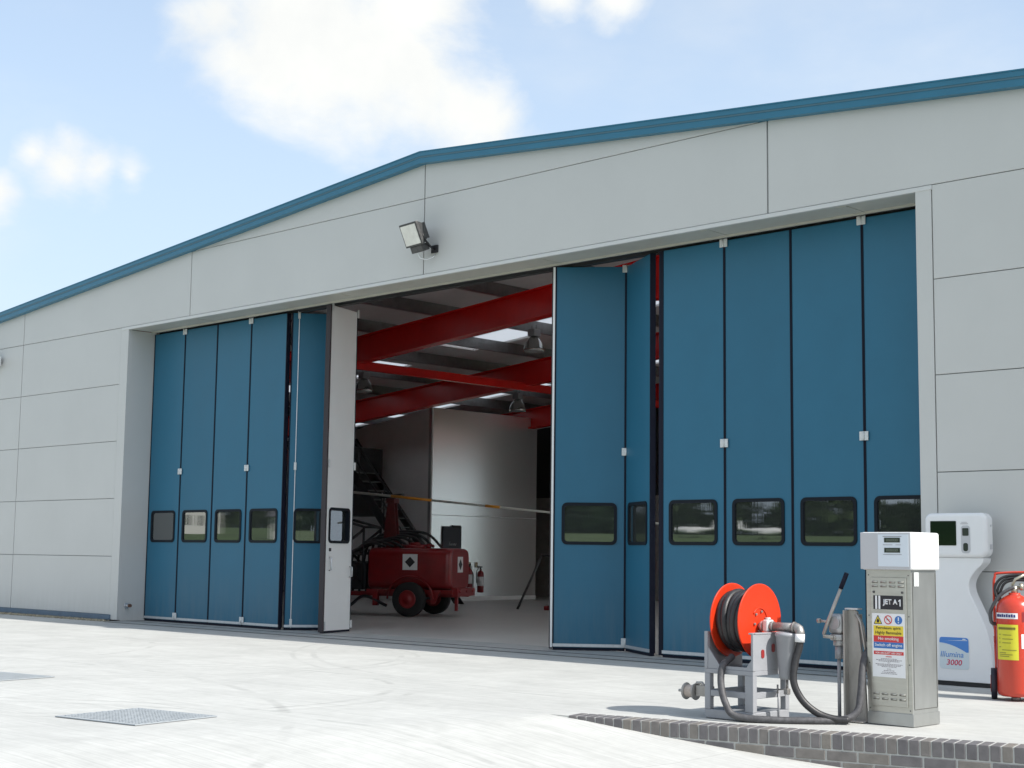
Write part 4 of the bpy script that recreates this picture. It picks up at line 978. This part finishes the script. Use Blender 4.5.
# staircase
t = empty('staircase', (-31.2, 11.7, 0), label='dark steel staircase descending in front of the grey room wall', cat='staircase')
b = MB(); 
for yy in (-.35, .45):
    b.prism([(4.1, .0), (4.45, 0), (.2, 4.3), (-.15, 4.3)], yy, yy+.03, 'xz')
tb(b, 'stringer', M['dark'])
for k in range(17):
    x = 4.15 - k*.24; z = .2+k*.24
    b = MB(); b.box(x-.14, x+.12, -.32, .45, z, z+.025); tb(b, 'tread', mat('tread_grey', (.12, .13, .13), .5))
b = MB(); b.tube([(4.3, -.35, .95), (.9, -.35, 4.35)], .03, n=6); b.tube([(4.3, -.35, .5), (.9, -.35, 3.9)], .02, n=6); b.tube([(4.3, -.35, 0), (4.3, -.35, .95)], .03, n=6)
for k in range(3): b.tube([(3.3-k*1.0, -.35, .9+k), (3.3-k, -.35, 1.95+k)], .02, n=6)
tb(b, 'handrail', M['dark'])
b = MB(); b.box(-2.6, -.14, -.5, .7, 4.1, 4.25); b.box(-.3, -.14, -.5, -.38, 0, 4.1); b.box(.2, .95, -.5, .75, 2.2, 4.0); tb(b, 'landing', M['dark'])

# tank trailer
YT = R(27)
t = empty('tank_trailer', (-22.265, 6.617, 0), YT, label='dark red two-wheeled fuel tank trailer parked inside the hangar', cat='trailer')
def superbox(x0, x1, y0, y1, z0, z1, p=6.5, n=40):
    b = MB(); rings = []
    cy2, cz2 = (y0+y1)/2, (z0+z1)/2
    for (x, s) in ((x0, .93), (x0+.02, .98), (x0+.05, 1), (x1-.12, 1), (x1-.05, .985), (x1-.015, .94), (x1, .88)):
        ring = []
        for i in range(n):
            a = 2*math.pi*i/n; c_, s_ = math.cos(a), math.sin(a)
            ring.append(b.bm.verts.new((x, cy2+(y1-y0)/2*s*math.copysign(abs(c_)**(2/p), c_), cz2+(z1-z0)/2*s*math.copysign(abs(s_)**(2/p), s_))))
        rings.append(ring)
    for A, B in zip(rings, rings[1:]):
        for i in range(n): f = b.bm.faces.new((A[i], A[(i+1)%n], B[(i+1)%n], B[i])); f.smooth = True
    b.bm.faces.new(rings[0]); b.bm.faces.new(rings[-1][::-1]); return b
tk = tb(superbox(-.92, .82, -.70, .50, .52, 1.34), 'tank', M['bowser'])
b = MB(); b.box(-.95, .85, -.66, -.62, .44, .52); b.box(-.95, .85, .44, .48, .44, .52); b.box(-2.4, .9, -.42, -.34, .38, .46); b.box(-2.4, .9, .18, .26, .38, .46); b.box(.82, .95, -.62, .46, .40, .56); b.box(.85, .90, -.5, -.42, .12, .40); b.box(.1, .2, -.72, -.66, .25, .5); b.box(-.8, -.7, -.7, -.6, .2, .5); b.prism([(.35, .5), (.62, .5), (.5, .25), (.44, .25)], -.69, -.66, 'xz')
for k in range(3): b.cyl((.78, -.5+k*.4, .50), (.98, -.5+k*.4, .50), .03, n=8)
tb(b, 'chassis', M['bowser'])
for yy in (-.86, .62):
    b = MB(); b.lathe([(.18, -.02), (.26, -.015), (.315, 0), (.335, .03), (.335, .15), (.315, .18), (.26, .20), (.18, .20)], (0, yy, .337), 'y', 36); wh = tb(b, 'wheel', M['tyre'])
    b = MB(); b.lathe([(.0, -.040), (.05, -.045), (.07, -.030), (.14, -.024), (.17, -.034), (.178, -.021), (.178, .205), (.0, .21)], (0, yy, .337), 'y', 24); b.build('rim', M['bowser'], wh)
b = MB(); b.cyl((0, -.80, .337), (0, .75, .337), .04, n=10); tb(b, 'axle', M['dark'])
b = MB()
b.tube([(-.48+.0, -.72, .34+.0)] + [(.48*math.cos(R(180-k*12)), -.74, .34+.44*math.sin(R(180-k*12))) for k in range(1, 15)] + [(.48, -.72, .34)], .02, n=6)
tb(b, 'mudguard', M['bowser'])
b = MB(); b.cyl((-.15, -.1, 1.32), (-.15, -.1, 1.40), .22, n=24); b.cyl((-.15, -.1, 1.40), (-.15, -.1, 1.45), .10, n=16); b.box(-.45, .25, -.14, -.06, 1.37, 1.41); b.cyl((.15, -.1, 1.32), (.15, -.1, 1.42), .05, n=12); b.cyl((-.62, .1, 1.3), (-.62, .1, 1.42), .06, n=12); tb(b, 'manhole', M['bowser'])
for (Mx, nm) in ((Matrix.Translation((-.02, -.706, 1.06)), 'hazard_plate'), (Matrix.Translation((.823, -.12, 1.02)) @ Matrix.Rotation(math.pi/2, 4, 'Z'), 'hazard_plate')):
    b = MB(); b.box(-.155, .155, -.006, .0, -.155, .155, Mx); hpl = tb(b, nm, M['white'])
    b = MB(); b.prism([(0, -.105), (.105, 0), (0, .105), (-.105, 0)], -.010, -.0065, 'xz', M=Mx); b.build('diamond', M['dark'], hpl)
# pump set and hoses at the left of the tank
b = MB(); b.bbox(-1.75, -1.05, -.45, .35, .5, 1.05, .05, 2); b.cyl((-1.45, -.55, .85), (-1.45, .45, .85), .22, n=20); b.cyl((-1.2, -.5, .62), (-1.2, .4, .62), .12, n=14); b.box(-1.0, -.95, -.5, .4, .5, 1.3); tb(b, 'pump_set', M['dark'])
b = MB(); rng = random.Random(5)
for k in range(8):
    z0_ = .8+.08*k; yy = -.5+.11*k
    b.tube(smoothpath([(-1.9+.1*k, yy, .45), (-1.7+.1*k, yy-.05, z0_+.2), (-1.3+.1*k, yy, 1.25+.06*k), (-.95+.13*k, yy, 1.42+.03*k), (-.62+.13*k, yy, 1.36)]), .028, n=8)
b.tube(smoothpath([(-2.2, -.6, .2), (-1.8, -.65, .45), (-1.4, -.66, .15), (-1.0, -.66, .38), (-.5, -.7, .2)]), .03, n=8)
tb(b, 'delivery_hose', M['hose'])
b = MB()
for yy in (-.06, .10):
    b.prism([(-.88, 1.25), (-.54, 1.25), (-.64, 2.28), (-.78, 2.28)], yy, yy+.03, 'xz')
b.box(-.80, -.62, -.10, .18, 2.24, 2.34); tb(b, 'mast', mat('mast_red', (.10, .006, .006), .5, nscale=8, namt=.4), bevel=.01)
b = MB(); b.cyl((-.90, -.14, 2.36), (-.40, -.14, 2.40), .035, n=10); tb(b, 'mast_roller', M['dark'])
b = MB()
for yy in (-.5, .4):
    for (xa, za, xb_, zb_) in ((-2.5, .5, -2.5, 2.1), (-1.1, .5, -1.1, 1.75), (-2.5, 2.1, -1.1, 1.75), (-2.5, .6, -1.1, 1.7), (-1.1, .6, -2.5, 2.0), (-1.8, .5, -1.8, 1.95), (-2.5, 1.3, -1.1, 1.2)):
        b.tube([(xa, yy, za), (xb_, yy, zb_)], .028, n=6)
for xx, zz in ((-2.5, 2.1), (-1.1, 1.75), (-1.8, 1.93)): b.tube([(xx, -.5, zz), (xx, .4, zz)], .028, n=6)
tb(b, 'lattice_frame', M['dark'])
b = MB(); b.cyl((-2.3, .0, .0), (-2.3, .0, .5), .03, n=10); b.box(-2.6, -1.7, -.3, .2, .46, .52); b.lathe([(.05, -.1), (.30, -.1), (.30, -.07), (.12, -.06), (.12, .2), (.30, .21), (.30, .24), (.05, .24)], (-1.95, -.1, .95), 'y', 24); tb(b, 'hose_drum', M['bowser'])

# long pole with yellow bands resting on the trailer mast and a trestle
PA = Vector((-24.0, 5.7, 2.50)); PB = Vector((-17.35, 6.9, 1.88))
d_ = PB-PA
t = empty('long_pole', PA, label='long thin white pole with yellow bands lying level across the hangar', cat='pole')
b = MB(); b.cyl((0, 0, 0), d_*1.12, .026, .018, n=12); tb(b, 'shaft', M['pole'])
for (a, c) in ((.22, .37), (.56, .61)):
    b = MB(); b.cyl(d_*a, d_*c, -.0+.0275, .0265, n=12); tb(b, 'band', M['orange'])
# adjustable stand at the right of the gap
t = empty('trestle', (-23.0, 10.9, 0), label='grey A-frame trestle with a red base by the right-hand door', cat='trestle')
b = MB(); b.tube([(-.72, -.0, .0), (-.28, .35, 1.25)], .028, n=8); b.tube([(.32, .2, 0), (.56, .6, 1.2)], .028, n=8); b.tube([(-.28, .35, 1.22), (.9, .6, 1.22)], .025, n=8); b.tube([(.9, .5, 0), (.85, .6, 1.22)], .025, n=8); tb(b, 'legs', M['dkmetal'])
b = MB(); b.bbox(.0, .75, .1, .55, .0, .10, .02, 2); tb(b, 'foot_plate', M['bowser'])

# ------------------------------------------------------------------ things behind the camera, seen mirrored in the door windows
def tree_mass():
    b = MB(); rng = random.Random(11)
    def clump(x, y, z, s, n):
        for _ in range(n):
            p = Vector((rng.gauss(0, 1), rng.gauss(0, 1), rng.gauss(0, .8)))
            p = p.normalized()*s*rng.uniform(.55, 1)
            c = Vector((x, y, z))+p; u = Vector((rng.uniform(-1,1), rng.uniform(-1,1), rng.uniform(-1,1))).normalized(); v = u.orthogonal().normalized(); q = rng.uniform(.6, 1.2)
            f = [b.bm.verts.new(c+u*q), b.bm.verts.new(c+v*q), b.bm.verts.new(c-u*q*.8), b.bm.verts.new(c-v*q)]
            b.bm.faces.new(f)
    for i in range(150):
        a = R(185 + i*1.05) if i < 150 else 0
        r = 255 + rng.uniform(-12, 12); x, y = -10 + r*math.cos(a), -5 + r*math.sin(a)
        z = fieldz(x, y); h = rng.uniform(4.0, 8.0)
        for k in range(5): clump(x+rng.uniform(-3, 3), y+rng.uniform(-3, 3), z+h*(.08+.20*k), h*.42, 70)
    return b
tag(tree_mass().build('treeline', M['leaf']), 'far belt of dark green trees mirrored in the door windows', 'trees', kind='stuff')
def aircraft(x, y, rz, label, col='white'):
    z = fieldz(x, y)
    t = empty('light_aircraft', (x, y, z), rz, label=label, cat='aircraft', group='light aircraft mirrored in the door windows')
    b = MB(); prof = [(-3.2, .35, .10), (-2.9, .42, .30), (-2.2, .5, .5), (-1.2, .6, .58), (-.2, .62, .58), (.8, .55, .45), (2.4, .30, .22), (3.9, .15, .10)]
    rings = []
    for (xx, hw, hh) in prof:
        rings.append([b.bm.verts.new((xx, hw*math.cos(2*math.pi*i/16), 1.25+(.2 if xx > 0 else 0)*min(1, xx/3.9 if xx > 0 else 0)+hh*math.sin(2*math.pi*i/16))) for i in range(16)])
    for A, B in zip(rings, rings[1:]):
        for i in range(16): f = b.bm.faces.new((A[i], A[(i+1)%16], B[(i+1)%16], B[i])); f.smooth = True
    b.bm.faces.new(rings[0]); b.bm.faces.new(rings[-1]); b.build('fuselage', M['white'], t)
    b = MB(); b.prism([(-.9, -5), (.3, -5), (.5, -.4), (.5, .4), (.3, 5), (-.9, 5), (-1.1, 0)], .80, .92, 'xy'); b.build('wing', M['white'], t)
    b = MB(); b.prism([(3.1, -1.6), (3.9, -1.6), (4.0, 1.6), (3.1, 1.6)], 1.5, 1.56, 'xy'); b.prism([(2.9, 1.5), (4.0, 1.5), (4.2, 2.8), (3.7, 2.8)], -.04, .04, 'xz'); b.build('tail', M['white'], t)
    b = MB(); b.bbox(-1.2, .5, -.48, .48, 1.7, 2.15, .18, 3); b.build('canopy', M['lcd'], t)
    for (xx, yy) in ((-2.4, 0), (.1, -1.3), (.1, 1.3)):
        b = MB(); b.cyl((xx, yy-.08, .2), (xx, yy+.08, .2), .2, n=16); b.cyl((xx, yy, .2), (xx, yy*.8, .95), .04, n=6); b.build('wheel', M['dark'], t)
    t.scale = (.80, .80, .85)
aircraft(-121, -146, R(-30), 'white light aircraft mirrored in the right doors, nearest the gap')
aircraft(-110, -146, R(150), 'white light aircraft mirrored in the second window of the right doors')
def house(x, y, rz, label, w=9, dd=6, h=3.2):
    z = fieldz(x, y)-.1
    t = empty('white_building', (x, y, z), rz, label=label, cat='building', group='white buildings mirrored in the left doors')
    b = MB(); b.box(-w/2, w/2, -dd/2, dd/2, 0, h); b.prism([(-dd/2, h), (dd/2, h), (0, h+1.9)], -w/2, w/2, 'yz'); b.build('wall', M['house_w'], t)
    b = MB()
    for s in (-1, 1): b.prism([(s*(dd/2+.4), h-.15), (0, h+1.95), (0, h+2.08), (s*(dd/2+.4), h-.02)], -w/2-.3, w/2+.3, 'yz')
    b.build('roof', M['roof_d'], t)
    for k in range(3):
        xx = -w/3+k*w/3; b = MB(); b.box(xx-.5, xx+.5, -dd/2-.03, -dd/2-.002, 1, 2.2); b.build('window', M['lcd'], t); b = MB(); b.box(xx-.5, xx+.5, dd/2+.002, dd/2+.03, 1, 2.2); b.build('window', M['lcd'], t)
house(-152, -86, R(65), 'white building with slate roof mirrored in the third left window')
house(-128, -86, R(155), 'white building with slate roof mirrored in the fourth left window', 6, 4, 2.6)
